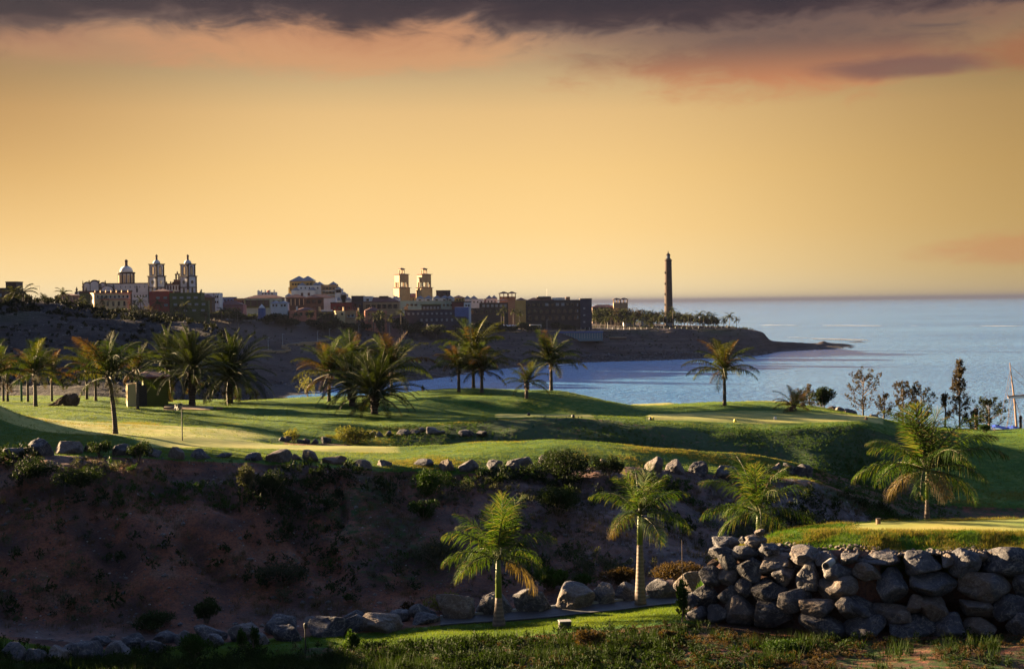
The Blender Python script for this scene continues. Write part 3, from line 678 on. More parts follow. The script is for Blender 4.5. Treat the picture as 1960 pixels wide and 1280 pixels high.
# ------------------------------------------------------------------ the town on the headland
def px_m(D): return D / F
ORD = ['first', 'second', 'third', 'fourth', 'fifth', 'sixth', 'seventh', 'eighth', 'ninth', 'tenth', 'eleventh', 'twelfth', 'thirteenth', 'fourteenth', 'fifteenth', 'sixteenth', 'seventeenth', 'eighteenth', 'nineteenth', 'twentieth']

class Bld:
    """one building; parts are given in picture units (px across, py up) at its distance"""
    def __init__(s, name, label, px, ybase, D, cat='building', rz=0.0, group=None):
        s.D = D; s.px = px; s.k = px_m(D); s.rz = rz
        p = P(px, ybase, D); s.o = empty(name, p, rz, label, cat, group); s.yb = ybase; s.z0 = p.z
        s.gd = float(gz(p.x, D)[0]) - p.z - 2.0          # how far the ground lies below the drawn base
        s.gd = min(s.gd, -1.0)
    def X(s, px): return (px - s.px) * s.k
    def Z(s, py): return (s.yb - py) * s.k
    def block(s, x0, x1, yt, yb=None, mat='white_wall', dep=10.0, dy=0.0, name='wall'):
        z1 = s.Z(yt); z0 = s.gd if yb is None else s.Z(yb)
        xa, xb = s.X(x0), s.X(x1)
        return MB().box(((xa + xb) / 2, dy + dep / 2, (z0 + z1) / 2), (xb - xa, dep, z1 - z0)).build(name, MAT[mat], s.o)
    def hip(s, x0, x1, yt, yb, mat='maroon_roof', dep=10.0, dy=0.0, over=.4, name='roof', ridge=None):
        xa, xb = s.X(x0), s.X(x1)
        return MB().hip(((xa + xb) / 2, dy + dep / 2, s.Z(yb) + .004), xb - xa, dep, s.Z(yt) - s.Z(yb), 0, over, 0, ridge).build(name, MAT[mat], s.o)
    def win(s, cx, cy, w, h, mat='glass_dark', dy=0.0, name='window', arch=False, frame=None, side=False):
        k = s.k; x, z = s.X(cx), s.Z(cy); W, H = w * k, h * k
        mb = MB()
        if side: c, sz = (x, dy, z), (.3, W, H)
        else: c, sz = (x, dy - .02, z), (W, .3, H)
        mb.box(c, sz)
        if arch:
            vs = []; n = 8
            for yy in (-.17, .13):
                for i in range(n + 1):
                    a = math.pi * i / n; vs.append((x + W / 2 * math.cos(a), dy + yy, z + H / 2 + W / 2 * math.sin(a)))
            fs = [tuple(range(n + 1)), tuple(range(2 * n + 1, n, -1))] + [(i, i + n + 1, i + n + 2, i + 1) for i in range(n)]
            mb.add(vs, fs)
        o = mb.build(name, MAT[mat], s.o)
        if frame and not side:
            f = MB(); tt = .22
            f.box((x, dy - .2, z - H / 2 - tt / 2), (W + 2 * tt, .25, tt)); f.box((x - W / 2 - tt / 2, dy - .2, z), (tt, .25, H)); f.box((x + W / 2 + tt / 2, dy - .2, z), (tt, .25, H))
            f.build('frame', MAT[frame], o)
        return o
    def row(s, x0, x1, cy, n, w, h, **kw):
        for i in range(n): s.win(x0 + (x1 - x0) * (i + .5) / n, cy, w, h, **kw)
    def finial(s, cx, yb, yt, mat='dark_trim', r=.45, dy=.5):
        z0, z1 = s.Z(yb), s.Z(yt); h = z1 - z0
        return MB().lathe([(r, 0), (r, h * .35), (r * 1.4, h * .38), (r * 1.4, h * .45), (r * .5, h * .5), (r * .9, h * .68), (r * .5, h * .85), (.05, h)], 10, (s.X(cx), dy, z0)).build('finial', MAT[mat], s.o)

# --- church with twin bell towers and a drum dome
D = 800
def bell_tower(cx, label):
    b = Bld('bell_tower', label, cx, 575, D, 'tower', 0.0, 'twin bell towers of the white church')
    k = b.k; rz = R(-33); b.o.rotation_euler.z = 0
    def sq(w, yt, yb, mat, name='wall'): 
        return MB().box((0, 4, (b.Z(yt) + b.Z(yb)) / 2), (w, w, b.Z(yt) - b.Z(yb)), rz).build(name, MAT[mat], b.o)
    W1, W2 = 6.6, 5.6
    MB().box((0, 4, (b.gd + b.Z(529)) / 2), (W1, W1, b.Z(529) - b.gd), rz).build('wall', MAT['white_wall'], b.o)
    sq(W2, 505.5, 528, 'white_wall')
    # dark corner quoins and cornices
    for W, yt, yb in ((W1, 529.2, 580), (W2, 505.7, 528)):
        for sx in (-1, 1):
            for sy in (-1, 1):
                x, y = sx * (W / 2 - .3), sy * (W / 2 - .3); cs, sn = math.cos(rz), math.sin(rz)
                MB().box((x * cs - y * sn, 4 + x * sn + y * cs, (b.Z(yt) + b.Z(yb)) / 2), (.95, .95, b.Z(yt) - b.Z(yb)), rz).build('quoin', MAT['dark_trim'], b.o)
    for W, y in ((W1 + .9, 528.6), (W2 + 1.0, 505.6), (W1 + .4, 550)):
        MB().box((0, 4, b.Z(y)), (W, W, .55), rz).build('cornice', MAT['dark_trim'], b.o)
    def face(side, zc, w, h, mat, arch, off=.03):
        W = W2 if zc > b.Z(528) else W1
        cs, sn = math.cos(rz), math.sin(rz)
        mb = MB(); n = 8; vs = []
        pr = [(-w / 2, -h / 2), (w / 2, -h / 2)] + ([(w / 2 * math.cos(math.pi * i / n), h / 2 - w / 2 + w / 2 * math.sin(math.pi * i / n)) for i in range(n + 1)] if arch else [(w / 2 * math.cos(math.pi * i / n * 1), h / 2 - .1) for i in range(0, n + 1, n)])
        if arch == 2: pr = [(w / 2 * math.cos(2 * math.pi * i / 12), w / 2 * math.sin(2 * math.pi * i / 12)) for i in range(12)]
        m_ = len(pr)
        for d in (W / 2 + off, W / 2 - .2):
            for a, z in pr:
                x, y = (a, -d) if side == 0 else (d, a) if side == 1 else (-d, -a)
                vs.append((x * cs - y * sn, 4 + x * sn + y * cs, zc + z))
        mb.add(vs, [tuple(range(m_)), tuple(range(2 * m_ - 1, m_ - 1, -1))] + [(i, i + m_, (i + 1) % m_ + m_, (i + 1) % m_) for i in range(m_)])
        return mb
    for side in (0, 1):
        s_ = face(side, b.Z(517.5), 2.4, 5.2, 'dark_trim', 1).build('belfry_surround', MAT['brown_trim'], b.o)
        face(side, b.Z(517.7), 1.7, 4.3, 'x', 1, .08).build('belfry_opening', MAT['cream_wall'], s_)
        face(side, b.Z(540), 2.1, 2.1, 'x', 2).build('round_window', MAT['glass_dark'], b.o)
        face(side, b.Z(556), 1.5, 3.0, 'x', 1).build('window', MAT['glass_dark'], b.o)
    rr = 7.2 * k
    MB().lathe([(rr, 0), (rr * .98, rr * .3), (rr * .85, rr * .62), (rr * .62, rr * .9), (rr * .3, rr * 1.08), (.05, rr * 1.15)], 20, (0, 4, b.Z(505))).build('dome', MAT['white_wall'], b.o, True)
    z = b.Z(497.5)
    ln = MB().lathe([(.75, 0), (.62, .3), (.6, 2.0), (.85, 2.1), (.8, 2.4), (.4, 2.9), (.05, 3.3)], 8, (0, 4, z)).build('lantern', MAT['brown_trim'], b.o)
bell_tower(297.5, 'white church bell tower with dark quoins, next to the drum dome')
bell_tower(357.5, 'white church bell tower with dark quoins, farther from the drum dome')

b = Bld('domed_drum', 'white dome on a columned drum above the long church nave', 238, 560, D + 14, 'dome')
k = b.k
MB().lathe([(16.5 * k, 0), (16.5 * k, 2), (16.5 * k, b.Z(544.5)), (14.2 * k, b.Z(544.5)), (14.2 * k, b.Z(523))], 24, (0, 5, 0)).build('drum', MAT['white_wall'], b.o)
for i in range(12):
    a = 2 * math.pi * (i + .5) / 12
    MB().box((14.9 * k * math.cos(a), 5 + 14.9 * k * math.sin(a), b.Z(533.5)), (.42, .42, b.Z(524) - b.Z(543)), a).build('column', MAT['dark_trim'], b.o)
for i in range(12):
    a = 2 * math.pi * i / 12
    if math.sin(a) < .3:
        MB().box((14.1 * k * math.cos(a), 5 + 14.1 * k * math.sin(a), b.Z(534)), (.3, 1.15, b.Z(526) - b.Z(541)), a).build('window', MAT['cream_wall'], b.o)
MB().lathe([(15.2 * k, 0), (17 * k, .3), (17 * k, .9), (15 * k, 1.0)], 24, (0, 5, b.Z(524))).build('cornice', MAT['dark_trim'], b.o)
rr = 12.3 * k
MB().lathe([(rr, 0), (rr * .99, rr * .25), (rr * .9, rr * .52), (rr * .7, rr * .78), (rr * .4, rr * .95), (.4, rr * 1.02)], 24, (0, 5, b.Z(521))).build('dome', MAT['white_wall'], b.o, True)
MB().lathe([(1.2, 0), (1.2, .5), (.85, .6), (.85, 2.6), (1.1, 2.7), (1.0, 3.2), (.55, 3.8), (.05, 4.0)], 8, (0, 5, b.Z(509.5))).build('lantern', MAT['brown_trim'], b.o)

b = Bld('church_nave', 'long white church nave with arched gables and dark finials', 215, 570, D + 6, 'church')
b.block(162, 282, 543.5, 575, 'white_wall', 14, 2, 'wall')
b.block(160, 283, 541.8, 543.4, 'brown_trim', 14.6, 1.7, 'cornice')
b.block(150, 252, 556, None, 'brown_wall', 16, 0.6, 'lower_wall'); b.block(252.01, 284, 559, None, 'white_wall', 15.5, 0.8, 'annex'); b.row(254, 282, 567, 5, 2.2, 4, dy=.8)
def arch_gable(x0, x1, yt, yb, dy, mat='white_wall'):
    xc, r = b.X((x0 + x1) / 2), (b.X(x1) - b.X(x0)) / 2; zb, zt = b.Z(yb), b.Z(yt); n = 12
    for nm, rr, mt, d0, d1 in (('gable_rim', 1.0, 'dark_trim', 0, .8), ('gable', .86, mat, -.06, .7)):
        h = (zt - zb) * rr; pr = [(xc - r * rr, zb), (xc + r * rr, zb)] + [(xc + r * rr * math.cos(math.pi * i / n), zb + h - r * rr * .8 + r * rr * .8 * math.sin(math.pi * i / n)) for i in range(n + 1)]
        m_ = len(pr); vs = [(x, dy + d0, z) for x, z in pr] + [(x, dy + d1, z) for x, z in pr]
        MB().add(vs, [tuple(range(m_)), tuple(range(2 * m_ - 1, m_ - 1, -1))] + [(i, i + m_, (i + 1) % m_ + m_, (i + 1) % m_) for i in range(m_)]).build(nm, MAT[mt], b.o)
arch_gable(158.5, 172, 538.5, 556, 1.6); arch_gable(171, 189, 535, 556, 1.4); arch_gable(189, 203, 539.5, 556, 1.6)
arch_gable(192, 219, 546, 557, .3)
for x, y0, y1 in ((158.6, 556, 536), (170.8, 540, 535.5), (189.6, 540, 535.5), (201.4, 545, 536), (193, 556, 543), (217, 556, 543.5), (164.5, 560, 548), (262, 560, 546)): b.finial(x, y0, y1)
b.finial(146.5, 565, 548, r=.8)
b.block(143, 151, 558, None, 'white_wall', 6, 0, 'side_chapel')
b.row(225, 280, 549.5, 6, 1.6, 4, mat='glass_pale', dy=2)

b = Bld('church_facade', 'white and brown church hall with stepped bell gable between the bell towers', 330, 575, D + 8, 'church')
b.block(312, 346, 543.5, None, 'white_wall', 12, 0, 'wall'); b.block(311, 347, 542.5, 545.5, 'brown_trim', 12.8, -.4, 'cornice')
b.block(311, 347, 558, 561, 'brown_trim', 12.8, -.4, 'cornice')
b.row(314, 346, 551, 6, 2.6, 8, mat='brown_trim', dy=0)
for st in ((330, 350, 539.5), (333, 347, 535)): b.block(st[0], st[1], st[2], 543.4, 'brown_trim', 2.2, 0, 'gable_step')
b.block(336, 338, 526, 535, 'dark_trim', 1.6, .3, 'bell_gable_pier'); b.block(341.3, 343.3, 526, 535, 'dark_trim', 1.6, .3, 'bell_gable_pier')
b.block(335.4, 344, 524, 526, 'dark_trim', 2.0, .1, 'bell_gable_cap'); b.finial(339.8, 524, 519)
b.finial(319, 543, 538); b.finial(327, 543, 538)

# --- left end: two brown blocks on the ridge
b = Bld('flat_block', 'tall plain brown block at the left edge of the town', 22, 600, 420); b.block(12, 31.5, 540, None, 'brown_wall', 6); b.win(17, 556, 4, 5); b.block(11.6, 32, 538.8, 540.2, 'dark_trim', 6.4, -.2, 'parapet')
b = Bld('flat_block', 'low brown hut at the far left edge of the town', 2, 600, 415); b.block(-10, 9, 552, None, 'brown_wall', 6); b.block(-10.4, 9.4, 551, 552.4, 'dark_trim', 6.4, -.2, 'parapet'); b.win(2, 565, 4, 6, 'glass_pale')

# --- houses in front of the church
D = 740
b = Bld('terraced_house', 'sunlit cream terrace with stepped pergola roofs in front of the church', 216, 592, D, 'house', R(28))
b.block(181, 250, 562, None, 'cream_wall', 9); b.block(196, 240, 574, None, 'cream_wall', 4, -4, 'porch'); b.block(180, 252, 560, 562, 'salmon_wall', 9.6, -.3, 'parapet')
b.block(194, 242, 572, 574, 'salmon_wall', 4.5, -4.3, 'porch_roof')
for x in (183, 193, 203, 213, 223, 233, 245): b.block(x, x + 1.6, 555.5, 560, 'cream_wall', .6, 0, 'chimney_pillar')
b.row(184, 248, 568, 8, 4, 5, frame='white_wall'); b.row(198, 240, 582, 4, 4, 7, dy=-4, arch=True)
b.win(181, 570, 8, 6, side=True, dy=4)
b = Bld('hip_roof_house', 'low salmon house with maroon roof left of the sunlit cream terrace', 128, 592, D + 10, 'house'); b.block(109, 148, 566, None, 'pink_wall', 9); b.hip(109, 148, 562, 566, dep=9); b.row(112, 146, 572, 4, 3, 4)
b = Bld('boxy_house', 'dark green flat house below the arched church gables', 168, 592, D + 4, 'house'); b.block(153, 181, 561, None, 'green_wall', 9); b.block(152.6, 181.4, 559.6, 561, 'dark_trim', 9.4, -.2, 'parapet'); b.row(156, 180, 568, 3, 3.4, 4)
b = Bld('hip_roof_house', 'red house with hipped roof below the left bell tower', 306, 596, D, 'house'); b.block(286, 324, 558, None, 'red_wall', 10); b.hip(291, 326, 552.5, 558, dep=10); b.row(296, 324, 570, 2, 7, 4.5, mat='glass_pale', frame='red_wall'); b.win(318, 584, 7, 5, 'glass_pale')
b.win(286, 566, 6, 5, side=True, dy=4)
b = Bld('boxy_house', 'long green apartment house in front of the right bell tower', 362, 600, D - 4, 'house')
b.block(325, 385, 561, None, 'green_wall', 9); b.block(330, 402, 575, None, 'green_wall', 4, -4, 'lower_storey'); b.block(324.5, 385.5, 560, 561, 'olive_wall', 9.4, -.2, 'parapet')
b.row(328, 382, 569.5, 4, 7.5, 4.5, mat='glass_pale', frame='green_wall'); b.row(333, 400, 582.5, 5, 7, 4.5, mat='glass_pale', dy=-4, frame='green_wall'); b.row(334, 400, 594, 4, 7, 4, mat='glass_pale', dy=-4)
for x in (331, 358, 384): b.block(x, x + 2, 554, 561, 'cream_wall', .9, 1, 'chimney')
b = Bld('hip_roof_house', 'house with maroon hipped roof at the right end of the green apartments', 396, 600, D + 12, 'house'); b.block(385, 406, 570, None, 'brown_wall', 8); b.hip(384, 407, 563, 570, dep=8); b.finial(383, 570, 555, 'cream_wall', .7); b.row(388, 404, 577, 2, 4, 4)
b = Bld('boxy_house', 'pale flat-roofed block just right of the green apartments', 408, 600, 790, 'house'); b.block(388, 420, 560.5, None, 'white_wall', 10); b.block(409.5, 410.5, 560.7, 575, 'dark_trim', .3, -.1, 'pipe'); b.row(411, 419, 568, 2, 2.5, 4); b.row(411, 419, 578, 2, 2.5, 4)

# --- middle town
D = 800
b = Bld('boxy_house', 'small blue flat-roofed house', 437, 600, 860, 'house'); b.block(425, 449, 569.5, None, 'blue_wall', 8); b.block(424.6, 449.4, 568.4, 569.6, 'navy_wall', 8.4, -.2, 'parapet'); b.row(428, 447, 575, 3, 3, 4)
b = Bld('hip_roof_house', 'pink house with broad maroon roof left of the dark green porch', 438, 604, D, 'house'); b.block(413, 466, 584, None, 'pink_wall', 10); b.hip(416, 464, 575, 584, dep=10); b.row(418, 462, 591, 5, 4, 5); b.block(405, 415, 588, None, 'pink_wall', 8, 1, 'wing')
b = Bld('arcaded_house', 'brown house with three arched windows', 458, 600, 850, 'house'); b.block(448, 468, 572, None, 'brown_wall', 8); b.row(450, 467, 578.5, 3, 4, 3, arch=True); b.block(447.5, 468.5, 571, 572.2, 'maroon_roof', 8.4, -.2, 'parapet')
b = Bld('hip_roof_house', 'large white house with maroon roof and deep dark green porch', 504, 604, 830, 'house')
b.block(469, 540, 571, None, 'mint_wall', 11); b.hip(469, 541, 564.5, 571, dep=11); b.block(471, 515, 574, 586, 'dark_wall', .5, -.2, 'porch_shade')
for x in (470, 480, 492, 504, 515): b.block(x, x + 1.2, 573, 587, 'green_wall', .5, -.5, 'porch_post')
b.block(469, 516, 586, 589, 'green_wall', 1.0, -.7, 'balcony'); b.row(520, 538, 578, 2, 4, 5)
b = Bld('castle_roof', 'white battlemented house with a small red dome', 509, 575, 900, 'house')
b.block(496, 526, 559, None, 'white_wall', 10)
for x in (493.5, 500, 507, 516, 524): b.block(x, x + 1.6, 554.8, 559.5, 'white_wall', .8, .2, 'merlon')
b.block(493, 499, 556.5, None, 'white_wall', 6, -.4, 'corner_turret'); b.row(500, 524, 562, 4, 2.4, 3)
MB().lathe([(1.0, 0), (.95, .5), (.6, 1), (.05, 1.2)], 12, (b.X(512), 4, b.Z(559))).build('dome', MAT['red_wall'], b.o, True)
for i, x in enumerate((526.5, 542.5)):
    b = Bld('gabled_cottage', ['small white gabled cottage, the one nearer the blue-walled water tank', 'small white gabled cottage, the one nearer the balcony houses'][i], x, 604, 790, 'house')
    b.block(x - 8.2, x + 7.6, 580.5, None, 'white_wall', 7); b.hip(x - 8.2, x + 7.6, 576, 580.5, mat='slate_roof', dep=7); b.row(x - 6, x + 6, 584.5, 2, 3.4, 3.6)
b = Bld('domed_tank', 'blue round water tank house with a white dome', 499.5, 606, 778, 'tank'); k = b.k
MB().lathe([(7.4 * k, 0 + b.gd), (7.4 * k, b.Z(591)), (7.7 * k, b.Z(591) + .1), (7.7 * k, b.Z(590))], 18, (0, 3, 0)).build('wall', MAT['blue_wall'], b.o)
MB().lathe([(6 * k, 0), (5.6 * k, .6), (3.8 * k, 1.2), (.6, 1.5), (.4, 2.0), (.05, 2.2)], 18, (0, 3, b.Z(590))).build('dome', MAT['white_wall'], b.o, True)

# cascade hotel
D = 960
b = Bld('cascade_hotel', 'big hotel of stepped white and yellow blocks with grey pyramid roofs', 605, 580, D, 'hotel')
b.block(552, 597, 537.5, None, 'yellow_wall', 14, 6, 'yellow_wing'); b.block(550, 556, 549, None, 'yellow_wall', 8, 5.5, 'side_bay')
b.hip(553, 583, 527.3, 537.5, 'slate_roof', 14, 6); b.hip(573, 597, 527.6, 536.8, 'slate_roof', 13.4, 6.5)
b.row(556, 572, 543.5, 3, 4, 3.4, dy=6); b.row(584, 596, 543, 2, 4.5, 4, dy=6); b.row(553, 556, 553, 1, 2, 6, dy=5.5)
b.block(569, 614, 546, None, 'white_wall', 10, 2, 'white_wing'); b.block(559, 605, 555.5, None, 'white_wall', 6, -2, 'white_wing')
b.block(614, 643, 545, None, 'beige_wall', 12, 3, 'balcony_wing'); b.block(641, 654, 553, None, 'white_wall', 10, 1, 'white_wing'); b.block(652, 664, 563, None, 'white_wall', 9, 0, 'white_wing')
for x, y, w_, dy in ((577, 540, 14, 3), (604, 540, 12, 3), (609.5, 539, 15, 4), (636, 539, 15, 4), (598, 549, 15, -1), (566, 549.5, 15, -1), (554, 560.5, 14, -3), (647.5, 549, 12, 1), (658, 559, 12, 0), (649, 570, 14, -4), (668, 569.5, 12, -3)):
    b.block(x - w_ / 2 + .7, x + w_ / 2 - .7, y + 6, None if y > 556 else y + 12, 'white_wall', 7, dy, 'turret'); b.hip(x - w_ / 2 + .7, x + w_ / 2 - .7, y, y + 6, 'slate_roof', 7, dy, .3)
for yy in (552, 560): b.row(616, 641, yy, 4, 4.4, 4.2, dy=3)
for yy in (556.3, 564.3): b.block(615, 642, yy, yy + 1.3, 'white_wall', .8, 2.3, 'balcony')
b.row(572, 612, 551, 5, 2.2, 3, dy=2); b.row(643, 652, 558, 2, 2, 3, dy=1)

D = 830
b = Bld('balcony_house', 'maroon-roofed house with columned balcony below the yellow hotel wing', 565, 606, D, 'house')
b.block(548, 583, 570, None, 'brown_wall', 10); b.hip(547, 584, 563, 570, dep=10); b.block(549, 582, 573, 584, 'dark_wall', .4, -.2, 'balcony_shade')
for x in (549, 557, 565, 573, 581): b.block(x, x + 1.3, 572, 586, 'cream_wall', .5, -.6, 'column')
b.block(548, 583, 584, 587, 'brown_wall', 1.2, -.9, 'balcony'); b.block(575, 579, 560.5, 566, 'brown_wall', 1.5, 3, 'chimney')
b = Bld('balcony_house', 'wide dark balcony house with white gable end', 608, 606, D - 6, 'house')
b.block(583, 620, 570, None, 'brown_wall', 10); b.block(619.9, 642, 570.5, None, 'white_wall', 9.4, .2, 'white_gable'); b.hip(585, 636, 563, 570, dep=10)
b.row(585, 618, 577, 3, 7, 7, frame='brown_trim'); b.row(585, 618, 590, 3, 5, 6); b.block(588, 592, 560, 566, 'brown_wall', 1.5, 3, 'chimney')
b = Bld('boxy_house', 'dark red flat-roofed block', 654, 606, D - 10, 'house'); b.block(633, 674, 579.5, None, 'darkred_wall', 9); b.block(632.6, 674.4, 578.4, 579.6, 'dark_trim', 9.4, -.2, 'parapet'); b.row(636, 672, 589, 4, 4.5, 4)
b = Bld('boxy_house', 'dark purple block with a white wing', 692, 606, D, 'house'); b.block(673, 696, 566, None, 'purple_wall', 9); b.block(696.01, 712.5, 567, None, 'white_wall', 9, .3, 'white_wing'); b.block(675, 694, 574, 576, 'dark_trim', .3, -.15, 'ledge'); b.win(704, 574, 5, 4, dy=.3); b.row(676, 694, 584, 2, 5, 5)
b = Bld('hip_roof_house', 'broad beige house with maroon roof left of the beige bell towers', 729, 612, D, 'house'); b.block(695, 764, 578, None, 'beige_wall', 11); b.hip(696, 763, 568.5, 578, dep=11); b.row(700, 762, 586, 6, 6, 7, frame='brown_trim'); b.block(725, 742, 566.5, 572, 'brown_wall', 4, 4, 'roof_lantern')
b = Bld('terraced_house', 'salmon house with sunlit left wall above the bare terrace', 583, 612, 790, 'house', R(20)); b.block(556, 606, 594, None, 'salmon_wall', 8); b.hip(572, 606, 588, 594, dep=8); b.row(560, 604, 601, 4, 5, 6); b.block(568, 571, 586, 594, 'white_wall', .9, 1, 'chimney')
b.win(556, 601, 5, 6, side=True, dy=4)
b = Bld('terraced_house', 'low brown house with a white chimney beside the sunlit salmon house', 622, 612, 795, 'house'); b.block(606, 641, 596, None, 'brown_wall', 8); b.block(609.5, 612.5, 586.5, 596, 'cream_wall', 1.0, 1, 'chimney'); b.block(614, 634, 593, 596.1, 'white_wall', 6, 1, 'roof_terrace'); b.row(609, 640, 604, 4, 4, 5)
b = Bld('terraced_house', 'small yellow house with stepped roof and white chimney', 651, 612, 790, 'house', R(15)); b.block(642, 661, 594.8, None, 'cream_wall', 7); b.block(642, 650, 600, None, 'cream_wall', 3, -3, 'porch'); b.block(657.5, 660.5, 587.5, 595, 'cream_wall', 1, 1, 'chimney'); b.win(655, 601, 4, 4.5)
b = Bld('boxy_house', 'plain grey low house right of the small yellow house', 671, 612, 795, 'house'); b.block(661, 681, 595, None, 'beige_wall', 8); b.row(664, 679, 604, 2, 5, 5, frame='white_wall'); b.block(660.7, 681.3, 594, 595.2, 'brown_trim', 8.4, -.2, 'parapet')
b = Bld('hip_roof_house', 'pink two-storey house with maroon roof among the palms', 720, 622, 800, 'house', R(10)); b.block(699, 741, 595, None, 'salmon_wall', 9); b.hip(700, 730, 587, 595, dep=9); b.row(702, 739, 601, 4, 4.5, 5); b.row(702, 739, 614, 4, 5, 6); b.block(686, 689, 589, 602, 'cream_wall', 1.0, 0, 'chimney')
b = Bld('terraced_house', 'low pink annex with dark doors below the pink two-storey house', 757, 622, 800, 'house'); b.block(741, 774, 604, None, 'pink_wall', 8); b.row(744, 772, 612, 4, 4.5, 7, frame='brown_trim'); b.block(740.7, 774.3, 603, 604.2, 'brown_trim', 8.4, -.2, 'parapet')

# twin beige towers
D = 930
def beige_tower(cx, label):
    b = Bld('beige_tower', label, cx, 580, D, 'tower', 0.0, 'twin beige towers with open belfries'); k = b.k; rz = R(-58)
    def sq(w, yt, yb, mat, nm='wall', z0=None):
        za = b.Z(yb) if z0 is None else z0
        return MB().box((0, 4, (b.Z(yt) + za) / 2), (w, w, b.Z(yt) - za), rz).build(nm, MAT[mat], b.o)
    W1, W2, W3 = 8.0, 6.8, 2.9
    sq(W1, 550.5, 580, 'beige_wall', z0=b.gd)
    MB().hip((0, 4, b.Z(551)), W1, W1, .9, rz, .7, 0, 0).build('skirt_roof', MAT['maroon_roof'], b.o)
    # belfry stage: corner piers, a dark arcade through which the sky shows
    cs, sn = math.cos(rz), math.sin(rz)
    def put(x, y, z0, z1, wx, wy, mat, nm):
        return MB().box((x * cs - y * sn, 4 + x * sn + y * cs, (z0 + z1) / 2), (wx, wy, z1 - z0), rz).build(nm, MAT[mat], b.o)
    z0, z1 = b.Z(549), b.Z(537.5)
    for sx in (-1, 1):
        for sy in (-1, 1): put(sx * (W2 / 2 - .5), sy * (W2 / 2 - .5), z0 - .4, z1, 1.0, 1.0, 'beige_wall', 'pier')
        for q in (-.85, .85):
            put(q, sx * (W2 / 2 - .3), z0 - .4, z1 - .9, .26, .3, 'beige_wall', 'arcade_column'); put(sx * (W2 / 2 - .3), q, z0 - .4, z1 - .9, .3, .26, 'beige_wall', 'arcade_column')
        put(0, sx * (W2 / 2 - .3), z1 - .95, z1, W2 - 2.0, .5, 'beige_wall', 'arcade_arch'); put(sx * (W2 / 2 - .3), 0, z1 - .95, z1, .5, W2 - 2.0, 'beige_wall', 'arcade_arch')
    sq(W2, 525.5, 537.6, 'beige_wall')
    MB().hip((0, 4, b.Z(525.5)), W2, W2, .9, rz, .8, 0, 0).build('roof', MAT['maroon_roof'], b.o)
    for sx in (-1, 1):
        for sy in (-1, 1): put(sx * (W3 / 2 - .25), sy * (W3 / 2 - .25), b.Z(524.5), b.Z(516), .55, .55, 'beige_wall', 'turret_pier')
    put(0, 0, b.Z(516.5), b.Z(515), W3, W3, 'beige_wall', 'turret_head')
    MB().hip((0, 4, b.Z(515)), W3, W3, .9, rz, .5, 0, 0).build('turret_roof', MAT['maroon_roof'], b.o)
beige_tower(768.5, 'beige square tower with open belfry, standing nearer the stepped white hotel')
beige_tower(811.5, 'beige square tower with open belfry, standing beside the brown roof box')
b = Bld('hip_roof_house', 'red-roofed hall joining the two beige towers', 790, 590, D + 8, 'hall'); b.block(764, 826, 569, None, 'beige_wall', 10); b.hip(762, 828, 561.5, 569, mat='maroon_roof', dep=10); b.row(766, 824, 574, 8, 3, 5, arch=True)
b = Bld('roof_box', 'plain brown flat box rising right of the beige towers', 848, 590, D + 20); b.block(835, 861.5, 556.5, None, 'purple_wall', 9); b.block(834.6, 861.9, 555.4, 556.6, 'dark_trim', 9.4, -.2, 'parapet'); b.row(838, 860, 562, 3, 2.6, 3)

D = 880
b = Bld('cascade_hotel', 'mint and white low hotel with a row of small pyramid roofs', 834, 600, D, 'hotel')
b.block(764, 868, 575, None, 'mint_wall', 9, 1)
for x in (758, 804, 820, 836, 851, 862): b.block(x - 7, x + 7, 571, 576, 'white_wall', 6, .6, 'turret'); b.hip(x - 7, x + 7, 565.5, 571, 'slate_roof', 6, .6, .3); b.win(x, 574, 5, 2.4, dy=.6)
b.row(776, 800, 583, 3, 5, 4, dy=1); b.row(846, 868, 584, 3, 4, 4, dy=1)
b = Bld('hip_roof_house', 'yellow house with maroon roof amid small pyramid roofs', 877, 596, D + 10, 'house'); b.block(866, 889, 570.5, None, 'yellow_wall', 8); b.hip(865, 890, 565, 570.5, dep=8); b.row(868, 888, 574, 4, 3, 3.4)
b = Bld('cascade_hotel', 'white block with two pyramid roofs right of the yellow house', 905, 600, 1000, 'hotel'); b.block(888, 926, 572, None, 'white_wall', 9, 1)
for x in (894.5, 907): b.hip(x - 7, x + 7, 565.5, 572, 'slate_roof', 7, 1, .2)
b.row(890, 925, 578, 5, 2.4, 3, dy=1)
b = Bld('cascade_hotel', 'white block with two pyramid roofs left of the roof pavilions', 941, 600, 1000, 'hotel'); b.block(929, 952, 571.5, None, 'white_wall', 9, 1)
for x in (936.5, 946): b.hip(x - 6, x + 6, 565, 571.5, 'slate_roof', 7, 1, .2)
b.block(927, 930, 571.5, None, 'darkred_wall', 6, .5, 'side_pier'); b.row(932, 951, 577, 3, 2.4, 3, dy=1)
b = Bld('boxy_house', 'dark red house with a white right half below the yellow one', 883, 606, D - 10, 'house'); b.block(865, 888, 578.5, None, 'darkred_wall', 8); b.block(888.01, 901, 579, None, 'white_wall', 8, .2, 'white_wing'); b.block(864, 901.4, 576.8, 578.6, 'dark_trim', 8.6, -.3, 'roof_slab'); b.row(890, 900, 585, 2, 3, 4, dy=.2)
b = Bld('balcony_house', 'dark balcony house under a green flat roof', 825, 608, D - 20, 'house'); b.block(807, 843, 584, None, 'dark_wall', 8); b.block(805, 844, 581.8, 584, 'green_wall', 9, -.6, 'roof'); b.row(809, 842, 589, 5, 4, 4.5, mat='glass_pale'); b.block(806, 843, 593, 594.5, 'beige_wall', .8, -.7, 'balcony')
